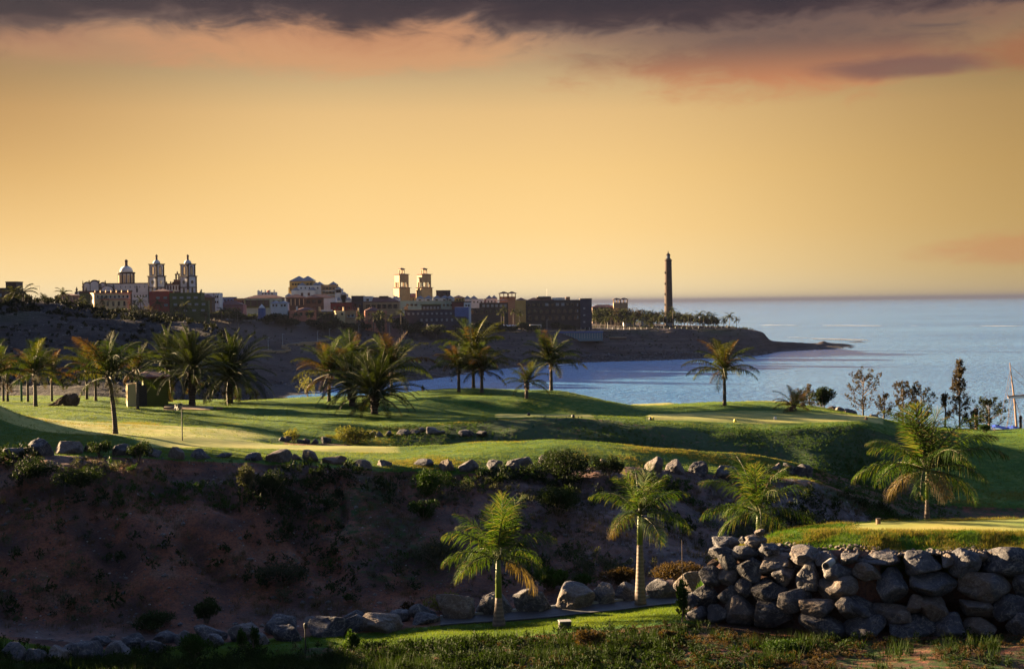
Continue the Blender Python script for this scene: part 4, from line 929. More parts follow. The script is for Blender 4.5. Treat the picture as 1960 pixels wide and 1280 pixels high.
b = Bld('long_apartments', 'long dark navy apartment row with small lit-looking windows', 840, 628, D - 30, 'apartments'); b.block(775, 884, 593, None, 'navy_wall', 10); b.block(871, 897, 588, None, 'blue_wall', 8, -.8, 'blue_wing'); b.block(800, 893, 606.5, None, 'navy_wall', 4, -3, 'lower_storey')
b.row(778, 868, 600, 10, 4, 4, mat='glass_pale', frame='navy_wall'); b.row(803, 890, 612, 9, 4, 5, mat='glass_pale', dy=-3, frame='navy_wall')
b.block(774.5, 884.5, 592, 593.2, 'dark_trim', 10.4, -.2, 'parapet'); b.block(774, 781, 586, 593, 'beige_wall', 2, 1, 'chimney')

# dark hotel on the promenade
D = 970
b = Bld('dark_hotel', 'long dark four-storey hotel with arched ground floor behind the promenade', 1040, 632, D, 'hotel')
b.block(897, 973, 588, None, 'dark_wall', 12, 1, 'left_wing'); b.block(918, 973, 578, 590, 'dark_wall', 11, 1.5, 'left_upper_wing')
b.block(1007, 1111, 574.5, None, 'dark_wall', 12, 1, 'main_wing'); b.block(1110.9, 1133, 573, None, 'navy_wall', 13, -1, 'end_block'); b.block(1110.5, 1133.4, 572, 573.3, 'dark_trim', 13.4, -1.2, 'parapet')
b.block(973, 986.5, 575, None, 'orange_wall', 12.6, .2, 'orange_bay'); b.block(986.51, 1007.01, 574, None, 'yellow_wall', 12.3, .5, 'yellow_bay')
for x0, x1, yt, yb in ((952, 974, 570.5, 575.2), (986, 1010, 569.3, 575), (1010, 1036, 569.5, 574.6), (1040, 1060, 568.8, 574.6)): b.hip(x0, x1, yt, yb, dep=8, dy=2)
b.block(1028, 1056, 568, 574.6, 'brown_wall', 5, 4, 'roof_deck'); b.block(1030, 1055, 567, 568.2, 'canvas', 6, 3.6, 'deck_canopy'); b.block(1058, 1082, 570, 574.6, 'white_wall', 4, 4, 'roof_house'); b.block(1084, 1092, 568.6, 574.6, 'orange_wall', 2.5, 3, 'chimney')
b.row(922, 972, 584, 6, 5, 5, mat='glass_pale', dy=1.5, frame='brown_wall'); b.row(900, 972, 596, 8, 4.5, 5, dy=1, arch=True, frame='brown_wall')
b.row(1008, 1110, 583, 11, 5, 5, mat='glass_dark', dy=1, frame='brown_wall'); b.row(1008, 1110, 597, 9, 6, 4, dy=1, arch=True, frame='brown_wall'); b.row(1008, 1110, 610, 8, 7.4, 5, dy=1, arch=True, frame='brown_wall')
for x in (1047, 1067.5, 1078): b.win(x, 583, 6, 5.4, 'glass_pale', dy=.8)
for y in (591, 604, 617): b.win(1118.5, y, 4, 3, 'glass_pale', dy=-1)
for y in (584, 596, 608): b.win(1106, y, 2.2, 5, 'glass_pale', dy=.8)
b.block(1007, 1111, 590, 591, 'brown_trim', .5, .7, 'string_course'); b.block(1007, 1111, 603.3, 604.3, 'brown_trim', .5, .7, 'string_course')
b = Bld('roof_pavilion', 'orange-lit double roof pavilion with hipped maroon roofs on the dark hotel', 972, 578, D + 16, 'pavilion')
for x0, x1, dy in ((956, 972.5, 0), (972.5, 987.5, 1.2)):
    b.hip(x0 - 1, x1 + 1, 557.8, 562, dep=5.5, dy=dy, over=.5)
    for x in (x0, (x0 + x1) / 2 - .7, x1 - 1.5):
        for yy in (0, 4.6): b.block(x, x + 1.5, 562, 571, 'orange_wall', .6, dy + yy, 'column')
    b.block(x0, x1, 567.5, None, 'orange_wall', 5.4, dy, 'wall')
b = Bld('roof_pavilion', 'small white double pavilion with hipped roofs among trees near the lighthouse', 1188, 596, 1062, 'pavilion')
for x0, x1, dy in ((1174.5, 1187.5, 0), (1187.5, 1202, 1.0)):
    b.hip(x0 - .6, x1 + .6, 570, 573.4, dep=5, dy=dy, over=.4)
    for x in (x0, (x0 + x1) / 2 - .6, x1 - 1.2):
        for yy in (0, 4.2): b.block(x, x + 1.2, 573.4, 580.5, 'beige_wall', .5, dy + yy, 'column')
    b.block(x0, x1, 579, None, 'beige_wall', 4.9, dy, 'wall')
b = Bld('hip_roof_house', 'low maroon-roofed wing between the dark hotel and the white pavilion', 1155, 600, 1066, 'house'); b.block(1134, 1176, 588, None, 'brown_wall', 9); b.hip(1133, 1178, 583, 588, dep=9); b.row(1136, 1174, 592, 6, 3, 4)
for i, (x0, x1, yt, ym) in enumerate(((1228, 1252, 602, 610), (1275, 1291, 602.5, 609), (1193, 1217, 600, 604))):
    b = Bld('white_villa', ['white villa with a steep gable roof under the lighthouse trees, left of the tower', 'small white villa with a pointed roof right at the lighthouse foot', 'flat white villa behind palms, the one nearest the dark hotel'][i], (x0 + x1) / 2, 626, 1045, 'villa')
    b.block(x0 + 1, x1 - 1, ym, None, 'white_wall', 8); b.hip(x0, x1, yt, ym, 'slate_roof', 8); b.row(x0 + 3, x1 - 3, ym + 6, 3, 2.6, 4)

# lighthouse
D = 1105
b = Bld('lighthouse', 'tall tapering brown stone lighthouse with a glazed lantern on the point', 1280, 626, D, 'lighthouse'); k = b.k
zt = b.Z(500)
MB().lathe([(8.6 * k, b.gd), (8.4 * k, 0), (6.5 * k, zt), (7.4 * k, zt + .3), (7.6 * k, zt + 1.1), (6.4 * k, zt + 1.2)], 28).build('tower', MAT['lighthouse_stone'], b.o)
MB().lathe([(5.2 * k, 0), (5.2 * k, b.Z(496) - zt - 1.2), (5.8 * k, b.Z(496) - zt - 1.1), (5.8 * k, b.Z(495) - zt - 1.2)], 20, (0, 0, zt + 1.2)).build('gallery', MAT['dark_trim'], b.o)
MB().lathe([(3.4 * k, 0), (3.4 * k, b.Z(489) - b.Z(495))], 12, (0, 0, b.Z(495))).build('lamp_room', MAT['glass_pale'], b.o)
for i in range(8):
    a = 2 * math.pi * i / 8; MB().box((3.7 * k * math.cos(a), 3.7 * k * math.sin(a), (b.Z(489) + b.Z(495)) / 2), (.16, .16, b.Z(489) - b.Z(495)), a).build('mullion', MAT['dark_trim'], b.o)
MB().lathe([(4.4 * k, 0), (4.3 * k, .3), (3.2 * k, 1.2), (1.2 * k, 1.8), (.8 * k, 2.2), (.9 * k, 2.6), (.05, 3.6)], 14, (0, 0, b.Z(489))).build('cupola', MAT['dark_trim'], b.o)
for y in (522, 543, 563, 583): MB().box((-b.k * (7.0 + (y - 500) * .017) * .86, -b.k * 2.6, b.Z(y)), (.6, .8, 1.6), R(20)).build('window', MAT['glass_dark'], b.o)

# glazed beach building, promenade wall, road wall
b = Bld('glass_pavilion', 'low blue-roofed glass building set below the promenade', 1094, 650, 935, 'building'); b.block(1033, 1155, 634.5, 637.5, 'blue_wall', 8, 0, 'roof'); b.block(1070, 1154, 637.6, None, 'glass_blue', 7, .6, 'glass_front')
for i in range(18): b.block(1070 + i * 4.9, 1070.5 + i * 4.9, 637.6, 648, 'metal_pole', .2, .4, 'mullion')
b = Bld('stone_wall', 'pale low retaining wall at the foot of the cliff right of the glass building', 1183, 652, 935, 'wall'); b.block(1167, 1199, 646, 650, 'brown_wall', 3); b.block(1166.6, 1199.4, 645.2, 646.2, 'beige_wall', 3.4, -.2, 'coping')
mb = MB(); mbc = MB()
pts = [P(740, 648, 815), P(800, 645, 832), P(870, 641, 862), P(960, 635, 903), P(1120, 632.2, 962), P(1250, 631.4, 982), P(1410, 629.6, 1008)]
for a, c in zip(pts[:-1], pts[1:]):
    d = c - a; L = d.length; mid = (a + c) / 2; ang = math.atan2(d.y, d.x)
    mb.box((mid.x, mid.y, mid.z - .4), (L + .3, .5, 1.3), ang); mbc.box((mid.x, mid.y, mid.z + .32), (L + .3, .62, .12), ang)
o = empty('promenade_wall', pts[0], 0, 'long low parapet wall along the promenade on top of the cliff', 'wall')
for nm, q in (('wall', mb), ('coping', mbc)):
    ob = q.build(nm, MAT['beige_wall'], o); ob.location = -pts[0]
def curve_wall(name, label, path, D_, h, mat='kerb'):
    pp = [hit(x, y, dmin=500) for x, y in path]; o = empty(name, pp[0], 0, label, 'wall'); q = MB(); c_ = MB()
    for a, c in zip(pp[:-1], pp[1:]):
        d = c - a; mid = (a + c) / 2; ang = math.atan2(d.y, d.x); L = math.hypot(d.x, d.y)
        q.box((mid.x, mid.y, mid.z + h / 2 - .8), (L + .4, .5, h + 1.6), ang); c_.box((mid.x, mid.y, mid.z + h + .08), (L + .4, .7, .15), ang)
    ob = q.build('wall', MAT['beige_wall'], o); ob.location = -pp[0]; ob = c_.build('coping', MAT[mat], o); ob.location = -pp[0]
curve_wall('road_wall', 'curving pale wall edging the road below the bare terrace', [(500, 674), (520, 675), (545, 675), (556, 672), (553, 669), (540, 667), (548, 664), (575, 661), (610, 656), (640, 651)], 700, 1.0)

# lamp posts and flag poles along road and promenade
lp = None
spots = [(513.6, 670, 648), (541, 664, 641), (608, 656, 634), (631, 650, 630), (687, 647, 623), (715, 645, 626), (746, 644, 624), (782, 641, 622), (818, 640, 622), (829, 640, 620), (1000, 631, 618), (1047, 630, 612), (1130, 630, 617), (1163, 630, 617)]
def lamp_post(h):
    q = MB(); q.tube([(0, 0, -.5), (0, 0, h)], [.14, .09], 6); me1 = q.mesh('pole', MAT['metal_pole'])
    q = MB(); q.box((.45, 0, h), (1.1, .3, .15)); me2 = q.mesh('lamp_head', MAT['metal_pole']); return me1, me2
LPM = lamp_post(6.2)
for i, (px, yb, yt) in enumerate(spots):
    p = hit(px, yb, dmin=500); s_ = (yb - yt) * p.y / F / 6.2
    lab = 'thin grey lamp post %s along the coast road and promenade, counting from the left' % ORD[i]
    o = empty('lamp_post', p, 0, lab, 'lamp post', 'lamp posts along the coast road'); o.scale = (1, 1, s_)
    link('pole', LPM[0], o); link('lamp_head', LPM[1], o)
for i, (px, yb, yt) in enumerate([(60, 598, 546), (77, 598, 548)]):
    p = at(px, 560); p.z = P(px, yb, 560).z - 2
    o = empty('street_lamp', p, 0, ['street lamp on the ridge nearer the brown block', 'street lamp on the ridge farther from the brown block'][i], 'street lamp', 'street lamps on the ridge'); 
    MB().tube([(0, 0, -2), (0, 0, (yb - yt) * 560 / F + 2)], .09, 6).build('pole', MAT['metal_pole'], o); MB().box((-.9, 0, (yb - yt) * 560 / F + 2), (2.0, .3, .14)).build('lamp_head', MAT['metal_pole'], o)
# promenade bollards and parasols
me = MB().tube([(0, 0, -.3), (0, 0, 1.9)], [.15, .12], 6).mesh('bollard', MAT['white_paint'])
k_ = 0
for px in list(range(1096, 1136, 8)) + list(range(1150, 1400, 11)):
    D_ = np.interp(px, [960, 1120, 1250, 1410], [903, 962, 982, 1008]) + 4; p = P(px, np.interp(px, [960, 1120, 1250, 1410], [634.6, 632, 631.2, 629.6]), D_)
    p.z = max(p.z - .1, gz(p.x, D_)[0]); o = link('bollard', me, None, p, (0, 0, 0), (1, 1, rnd.uniform(.7, 1.1)))
    tag(o, 'white promenade post, %s' % (ORD[k_] + ' from the left' if k_ < 16 else ORD[27 - k_] + ' from the sea end'), 'post', 'white posts along the promenade'); k_ += 1
q = MB(); q.lathe([(1.6, 2.1), (.1, 2.9)], 8); q.tube([(0, 0, -.4), (0, 0, 2.3)], .07, 5); pm = q.mesh('parasol', MAT['white_paint'])
for i, px in enumerate(range(952, 1001, 6)):
    D_ = 925; p = P(px, 630, D_); p.z = max(p.z, gz(p.x, D_)[0]); o = link('parasol', pm, None, p)
    tag(o, 'white parasol in front of the dark hotel, %s from the left' % ORD[i], 'parasol', 'white parasols in front of the dark hotel')
p = P(1025, 626, 945); p.z = gz(p.x, 945)[0]
o = empty('bus', p, R(4), 'white bus parked in front of the dark hotel', 'bus')
MB().box((0, 0, 1.75), (7.5, 2.4, 2.5)).build('body', MAT['white_paint'], o); MB().box((0, -1.22, 2.2), (6.9, .06, .8)).build('window_band', MAT['glass_dark'], o)
for x in (-2.4, 2.4): MB().lathe([(.5, -.15), (.5, .15)], 12).build('wheel', MAT['black_paint'], o, loc=(x, -1.15, .5), rot=(R(90), 0, 0))
b = Bld('antenna', 'thin mast antenna on the roof of the dark hotel', 1047, 570, 985, 'antenna'); MB().tube([(0, 0, -2), (0, 0, b.Z(553))], .12, 5).build('mast', MAT['metal_pole'], b.o); MB().box((0, 0, b.Z(558)), (1.0, .1, .1)).build('crossarm', MAT['metal_pole'], b.o)
# ------------------------------------------------------------------ palms
def frond(L, a0, a1, n, ll, lw, hang, vup, seed, mats, curl=1.5, wid=1.0, twist=0.0, dry=0.0, planes=1):
    """one frond lying along +X: a0/a1 pitch at root and tip (deg), leaflets of length ll, hang = how far they drop"""
    r = random.Random(seed); q = MB(); m = 14; pts = [Vector((0, 0, 0))]; tg = []
    for i in range(m):
        t = (i + .5) / m; a = R(a0 + (a1 - a0) * t ** curl); d = Vector((math.cos(a), twist * t, math.sin(a))).normalized()
        pts.append(pts[-1] + d * (L / m)); tg.append(d)
    tg.append(tg[-1])
    q.tube(pts, [.035 * (1 - i / m) * L / 2.5 + .007 for i in range(m + 1)], 4, 1, False)
    def rp(t):
        f = t * m; i = min(int(f), m - 1); return pts[i].lerp(pts[i + 1], f - i), tg[i]
    for k in range(n):
        t = .14 + .86 * (k + r.uniform(-.3, .3)) / (n - 1); t = min(max(t, .12), .995); p, T = rp(t)
        sz = ll * (math.sin(math.pi * (t * .86 + .10)) ** .6) * r.uniform(.7, 1.15)
        for sd in (-1, 1):
            if r.random() < .09: continue
            side = T.cross(Vector((0, 0, 1))); side = (side.normalized() if side.length > .05 else Vector((0, 1, 0))) * sd
            upv = side.cross(T) * sd; upv = upv if upv.z >= 0 or a0 < 0 else -upv
            va = vup + (r.uniform(-1, 1) * .45 if planes > 1 else r.uniform(-.12, .12))
            d = (T * (.45 + .6 * t * t) + side * wid * (1 - .25 * t) + upv * va).normalized()
            hn = hang * r.uniform(.7, 1.3)
            d2 = (d + Vector((0, 0, -hn))).normalized(); d3 = (d2 + Vector((0, 0, -hn * 1.1))).normalized()
            wv = T * lw * .5
            p1 = p + d * sz * .35; p2 = p1 + d2 * sz * .38; p3 = p2 + d3 * sz * .30
            mi = 2 if r.random() < dry or (dry > 0 and t > .9 and r.random() < .5) else 0
            q.add([p - wv * .7, p + wv * .7, p1 + wv, p1 - wv, p2 + wv * .75, p2 - wv * .75, p3], [(0, 1, 2, 3), (3, 2, 4, 5), (5, 4, 6)], mi)
    return q.mesh('frond', [MAT[x] for x in mats])

KIND = {}
def kind_fronds(kind, specs, mats):
    KIND[kind] = [[frond(seed=hash((kind, i, j)) % 9999 if False else 100 * i + 7 * j + len(kind), mats=mats[min(j, len(mats) - 1)], **sp) for j in range(len(mats))] for i, sp in enumerate(specs)]
cm = [['coconut_leaf', 'rachis', 'coconut_dry'], ['coconut_yellow', 'rachis', 'coconut_dry'], ['coconut_dry', 'rachis', 'coconut_dry'], ['coconut_leaf', 'rachis', 'coconut_dry']]
base = dict(n=40, ll=.66, lw=.036)
kind_fronds('coconut', [dict(base, L=2.4, a0=84, a1=50, hang=.2, vup=.25), dict(base, L=2.7, a0=68, a1=5, hang=.4, vup=.15),
    dict(base, L=2.8, a0=48, a1=-30, hang=.75, vup=.1), dict(base, L=2.7, a0=24, a1=-50, hang=1.1, vup=.05), dict(base, L=2.4, a0=-5, a1=-62, hang=1.2, vup=0, dry=.1)], cm)
dmt = [['date_leaf', 'rachis', 'coconut_dry'], ['date_leaf', 'rachis', 'coconut_yellow']]
base = dict(n=56, ll=.42, lw=.032, wid=.9)
kind_fronds('date', [dict(base, L=2.5, a0=86, a1=60, hang=.05, vup=.35), dict(base, L=2.8, a0=70, a1=20, hang=.08, vup=.35), dict(base, L=2.9, a0=50, a1=-12, hang=.12, vup=.35),
    dict(base, L=2.9, a0=28, a1=-42, hang=.18, vup=.3), dict(base, L=2.7, a0=4, a1=-64, hang=.2, vup=.2), dict(base, L=2.4, a0=-22, a1=-80, hang=.2, vup=.1, dry=.25)], dmt)
rmt = [['royal_leaf', 'rachis', 'royal_pale'], ['royal_leaf', 'rachis', 'royal_dry'], ['royal_dry', 'rachis', 'royal_dry']]
base = dict(n=66, ll=.74, lw=.024, planes=2)
kind_fronds('royal', [dict(base, L=2.0, a0=86, a1=62, hang=.10, vup=.1, dry=.22), dict(base, L=2.3, a0=70, a1=20, hang=.35, vup=.1, dry=.15), dict(base, L=2.4, a0=46, a1=-22, hang=.65, vup=.05, dry=.1),
    dict(base, L=2.3, a0=20, a1=-50, hang=.9, vup=0, dry=.12), dict(base, L=1.8, a0=-12, a1=-75, hang=.9, vup=0, dry=.3)], rmt)

def palm(kind, label, base, H, s, nf, lean=(0, 0), name='palm_tree', group='palms on the golf course', seed=0, tr=1.0, dry=.15, mix=None, shaft=None):
    """H trunk height (m), s crown scale, nf fronds"""
    r = random.Random(seed * 31 + 5); o = empty(name, base, 0, label, 'palm', group)
    lx, ly = lean
    pts = [(lx * (t ** 1.6), ly * (t ** 1.6), H * t - (.25 if t == 0 else 0)) for t in [i / 10 for i in range(11)]]
    if kind == 'coconut': rad = [tr * (.155 - .05 * (i / 10) + (.06 if i == 0 else 0) + (.06 if i > 8 else 0)) for i in range(11)]; bark = 'coconut_bark'
    elif kind == 'date': rad = [tr * (.26 + .03 * math.sin(i * 2.3) + (.12 * (i / 10) ** 2)) for i in range(11)]; bark = 'date_bark'
    else: rad = [tr * (.125 + .145 * (1 - i / 10) ** 1.4) for i in range(11)]; bark = 'royal_bark'
    q = MB(); q.tube(pts, rad, 12)
    if kind == 'date':
        for i in range(60):
            t = r.uniform(.35, 1); a = r.uniform(0, 6.28); rr = rad[int(t * 10)]; c = Vector((lx * t ** 1.6 + rr * math.cos(a), ly * t ** 1.6 + rr * math.sin(a), H * t))
            q.tube([c, c + Vector((math.cos(a) * .13, math.sin(a) * .13, .16))], [.05, .02], 4)
    q.build('trunk', MAT[bark], o, True)
    top = Vector(pts[-1])
    if kind == 'coconut':
        f = MB()
        for i in range(22):
            a = r.uniform(0, 6.28); z = r.uniform(-.55, .12); c = top + Vector((.12 * math.cos(a), .12 * math.sin(a), z))
            f.tube([c, c + Vector((math.cos(a) * .14, math.sin(a) * .14, r.uniform(-.25, .25)))], [.06, .015], 4)
        f.build('leaf_bases', MAT['fibre'], o)
    if kind == 'royal':
        ch = shaft or 1.1 * s; MB().tube([top - Vector((0, 0, .05)), top + Vector((0, 0, ch * .5)), top + Vector((0, 0, ch))], [rad[-1] * 1.02, rad[-1] * .95, rad[-1] * .55], 12).build('crownshaft', MAT['crownshaft'], o, True)
        top = top + Vector((0, 0, ch * .92))
    K = KIND[kind]; nk = len(K); ga = 2.39996
    nf = int(nf * {'coconut': 1.45, 'date': 1.15, 'royal': 1.0}[kind])
    w8 = mix or ([.16, .27, .27, .2, .1] if kind == 'coconut' else [.12, .2, .22, .2, .16, .1] if kind == 'date' else [.14, .2, .26, .26, .14])
    ph = r.uniform(0, 6.28)
    cum = np.cumsum(w8) / sum(w8)
    for i in range(nf):
        c = int(np.searchsorted(cum, (i + .5) / nf)); c = min(c, nk - 1)
        az = ph + i * ga + r.uniform(-.2, .2)
        m = K[c]
        if kind == 'coconut': j = 2 if r.random() < dry * .8 else (1 if r.random() < .25 else (0 if r.random() < .5 else 3))
        elif kind == 'royal': j = 2 if (c == nk - 1 and r.random() < .35) else (1 if r.random() < .3 else 0)
        else: j = 1 if r.random() < .3 else 0
        sc = s * r.uniform(.86, 1.1)
        f = link('frond', m[min(j, len(m) - 1)], o, top + Vector((.05 * math.cos(az), .05 * math.sin(az), r.uniform(-.08, .08))), (r.uniform(-.25, .25), r.uniform(-.16, .16), az), (sc, sc * r.choice((-1, 1)), sc))
    return o

# position: (px of the base, distance) -> stands on the ground there
def palm_px(kind, label, px, py, ytop, wpx, nf, seed, D=None, on=None, lean=(0, 0), H=None, **kw):
    p = hit(px, py, on) if D is None else at(px, D, on)
    k = p.y / F; tot = (py - ytop) * k if D is None else P(px, ytop, p.y).z - p.z
    reach = {'coconut': 2.25, 'date': 2.35, 'royal': 1.95}[kind]; s = wpx / 2 * k / reach
    upr = {'coconut': 2.35, 'date': 2.5, 'royal': 3.0}[kind] * s
    return palm(kind, label, p, H or max(tot - upr, .25), s, nf, lean, seed=seed, **kw)

FRONT = 'feathery palms with swollen trunks in the ravine'
palm_px('royal', 'palm with a swollen ringed trunk standing on the sunlit lawn strip below the path', 955, 1198, 917, 216, 17, 1, group=FRONT, tr=1.0, H=1.15, shaft=1.6)
palm_px('royal', 'palm with a long slim green-brown trunk standing beside the path next to pale boulders', 1226, 1158, 868, 186, 16, 2, group=FRONT, tr=.95, H=2.5, shaft=1.3)
palm_px('royal', 'palm whose trunk is hidden behind the top left end of the boulder wall', 1450, 1020, 876, 200, 17, 3, D=57.2, group=FRONT)
palm_px('royal', 'big drooping palm standing behind the raised tee on the right', 1773, 993, 752, 232, 25, 4, D=54.4, on='tee', group=FRONT, tr=.5, H=1.0, shaft=1.2)

palm_px('coconut', 'palm with curved pale trunk standing alone on the lawn left of the flagstick', 221, 830, 634, 165, 17, 10, lean=(-.35, .1), dry=.2)
palm_px('coconut', 'dark leaning palm cut off by the left edge of the picture', -16, 778, 652, 130, 17, 11, dry=.35)
palm_px('coconut', 'bushy yellow-green palm beside the green pole at the far left', 68, 778, 648, 128, 19, 12, dry=.15)
palm_px('coconut', 'slim pale-trunked palm behind the brown root heap', 164, 768, 655, 92, 13, 13, D=119, dry=.35, tr=.8)
palm_px('coconut', 'slim palm between the root heap and the curved-trunk palm', 181, 770, 668, 84, 12, 14, D=116, dry=.3, tr=.8)
palm_px('coconut', 'slim pale-trunked palm right in front of the olive hut', 261, 775, 655, 100, 13, 15, D=108, dry=.3, tr=.8)
palm_px('coconut', 'thin palm trunk nearest the left edge, behind the dark leaning palm', 4, 765, 665, 80, 11, 16, D=116, dry=.35, tr=.7)
palm_px('coconut', 'thin palm standing between the left edge and the green pole', 12, 770, 675, 74, 11, 17, D=112, dry=.4, tr=.7)
palm_px('coconut', 'thin palm close to the left side of the root heap', 97, 766, 672, 84, 12, 18, D=118, dry=.3, tr=.7)
palm_px('coconut', 'slender palm just left of the bushy yellow-green one, nearer the green pole', 51, 770, 675, 70, 11, 19, D=114, dry=.3, tr=.7)
palm_px('date', 'date palm just right of the olive hut, leftmost of the three dark date palms', 322, 764, 624, 150, 46, 20, D=122)
palm_px('date', 'middle one of the three dark date palms behind the flagstick', 368, 778, 624, 158, 50, 21)
palm_px('date', 'broad drooping date palm, rightmost of the three dark date palms', 440, 772, 631, 168, 56, 22)
palm_px('coconut', 'reddish leaning palm leftmost in the clump on the mound', 628, 762, 642, 142, 18, 23, D=120, dry=.5, lean=(.1, 0))
palm_px('date', 'half-hidden yellowish date palm behind the low broad date palm', 674, 777, 668, 140, 40, 24)
palm_px('date', 'low broad date palm in front of the clump on the mound', 717, 792, 668, 168, 58, 25, mix=[.12, .2, .26, .24, .14, .04])
palm_px('coconut', 'upright palm rising behind the half-hidden date palm', 672, 757, 630, 128, 18, 26, D=126, dry=.2)
palm_px('coconut', 'tall wide palm rising behind the right side of the low broad date palm', 748, 752, 628, 158, 19, 27, D=127, dry=.15)
palm_px('coconut', 'rust-tinged palm at the left of the group on the mound top', 877, 751, 648, 108, 15, 28, D=121.5, dry=.4)
palm_px('coconut', 'tallest palm with the darkest crown on the mound top', 905, 749, 604, 145, 19, 29, D=124, dry=.12)
palm_px('coconut', 'shorter palm with yellow heart in front of the tallest one', 921, 751, 650, 112, 15, 30, D=121, dry=.3)
palm_px('coconut', 'small bushy young palm on the slope of the mound', 1008, 762, 688, 86, 14, 31, dry=.05)
palm_px('coconut', 'dark palm at the right end of the mound overlooking the bay', 1054, 749, 634, 116, 18, 32, D=123, dry=.12)
palm_px('coconut', 'lone slender palm on its own knoll before the open sea', 1387, 776, 643, 128, 17, 33, dry=.2, mix=[.14, .26, .26, .24, .1])
palm_px('coconut', 'short wind-bent palm leaning at the right end of the fairway', 1513, 786, 736, 80, 13, 34, dry=.5, lean=(.25, 0), tr=1.3)
palm_px('coconut', 'stubby second palm right behind the wind-bent one', 1536, 786, 745, 60, 10, 35, D=120, dry=.5, tr=1.1)

# far palms: trunk and one-mesh crown
def far_crown(seed, L=3.0, nf=16):
    r = random.Random(seed); q = MB()
    for i in range(nf):
        az = i * 2.4; a0 = r.choice((75, 50, 30, 10, -10)); pts = [Vector((0, 0, 0))]
        for j in range(5):
            a = R(a0 - j * 16); pts.append(pts[-1] + Vector((math.cos(a) * math.cos(az), math.cos(a) * math.sin(az), math.sin(a))) * L / 5)
        for j in range(5):
            T = (pts[j + 1] - pts[j]).normalized(); sd = Vector((-math.sin(az), math.cos(az), 0))
            for kk in range(3):
                p = pts[j].lerp(pts[j + 1], kk / 3)
                for s_ in (-1, 1):
                    e = p + (sd * s_ * .75 + T * .5 + Vector((0, 0, -.45))) * .85
                    q.add([p, p + T * .18, e], [(0, 1, 2)])
    return q.mesh('crown', MAT['far_leaf'])
FCR = [far_crown(i) for i in range(4)]
FTR = MB().tube([(0, 0, -1.5), (0, 0, 1)], [.26, .18], 7).mesh('trunk', MAT['coconut_bark'])
def far_palm(px, D, yc, s, label, group):
    g = at(px, D); c = P(px, yc, D); h = max(c.z - g.z, 1.0)
    o = empty('palm_tree', (g.x, g.y, g.z), rnd.uniform(0, 6), label, 'palm', group)
    link('trunk', FTR, o, (0, 0, 0), (0, 0, 0), (1, 1, h)); link('crown', rnd.choice(FCR), o, (0, 0, h), (0, 0, 0), (s, s, s))
for i, (px, yc, s_, lab) in enumerate([(28, 562, .95, 'palm silhouette left of the pair beside the brown block on the ridge'), (46, 560, 1.15, 'tallest palm silhouette beside the brown block on the ridge'), (20, 575, .8, 'low palm leaning under the brown block on the ridge'), (50, 590, .7, 'low dark palm on the ridge edge above the small lawn')]):
    far_palm(px, 330, yc, s_, lab, 'palms on the left ridge')
far_palm(122, 420, 562, 1.0, 'single palm on the ridge left of the church', 'palms on the left ridge')
G = 'palms in the gardens below the church'
for i, (px, yc, s_) in enumerate([(83, 566, .9), (155, 575, 1.2), (165, 580, 1.2), (200, 575, 1.1), (258, 582, 1.2), (270, 576, 1.2), (303, 580, 1.3), (340, 590, 1.2), (355, 585, 1.3), (378, 592, 1.1), (394, 600, 1.1), (425, 596, 1.2), (440, 598, 1.2), (455, 595, 1.1)]):
    far_palm(px, 735 - (i % 3) * 6, yc, s_, '%s palm from the left in the garden row below the church' % ORD[i], G)
G = 'palms among the middle houses'
for i, (px, yc, s_) in enumerate([(567, 602, 1.0), (594, 600, 1.1), (618, 603, 1.3), (628, 604, 1.1), (690, 604, 1.3), (715, 604, 1.2), (730, 603, 1.2), (748, 608, 1.2), (768, 596, 1.1), (960, 598, 1.3), (965, 590, 1.2), (983, 596, 1.1), (995, 598, 1.1), (1040, 620, 1.0), (1008, 622, .9)]):
    far_palm(px, 775 if px < 800 else 950, yc, s_, '%s palm from the left between terrace houses and dark hotel' % ORD[i], G)
G = 'palms along the promenade on the point'
cnt = [(1140, 606), (1158, 612), (1170, 604), (1183, 610), (1198, 606), (1207, 612), (1213, 604), (1225, 612), (1243, 616), (1252, 608), (1262, 612), (1270, 600), (1288, 592), (1298, 612), (1310, 606), (1322, 604), (1333, 607), (1340, 603), (1347, 605), (1355, 603), (1363, 606), (1370, 609), (1386, 612), (1397, 606), (1410, 612)]
for i, (px, yc) in enumerate(cnt):
    j = i; lab = 'promenade palm on the point, %s' % (ORD[j] + ' from the left' if j < 20 else ['fifth from the sea end', 'fourth from the sea end', 'third from the sea end', 'second from the sea end', 'last before the sea'][j - 20])
    far_palm(px, np.interp(px, [1140, 1410], [985, 1020]) + (i % 4) * 4, yc, 1.15 + .25 * (i % 3), lab, G)

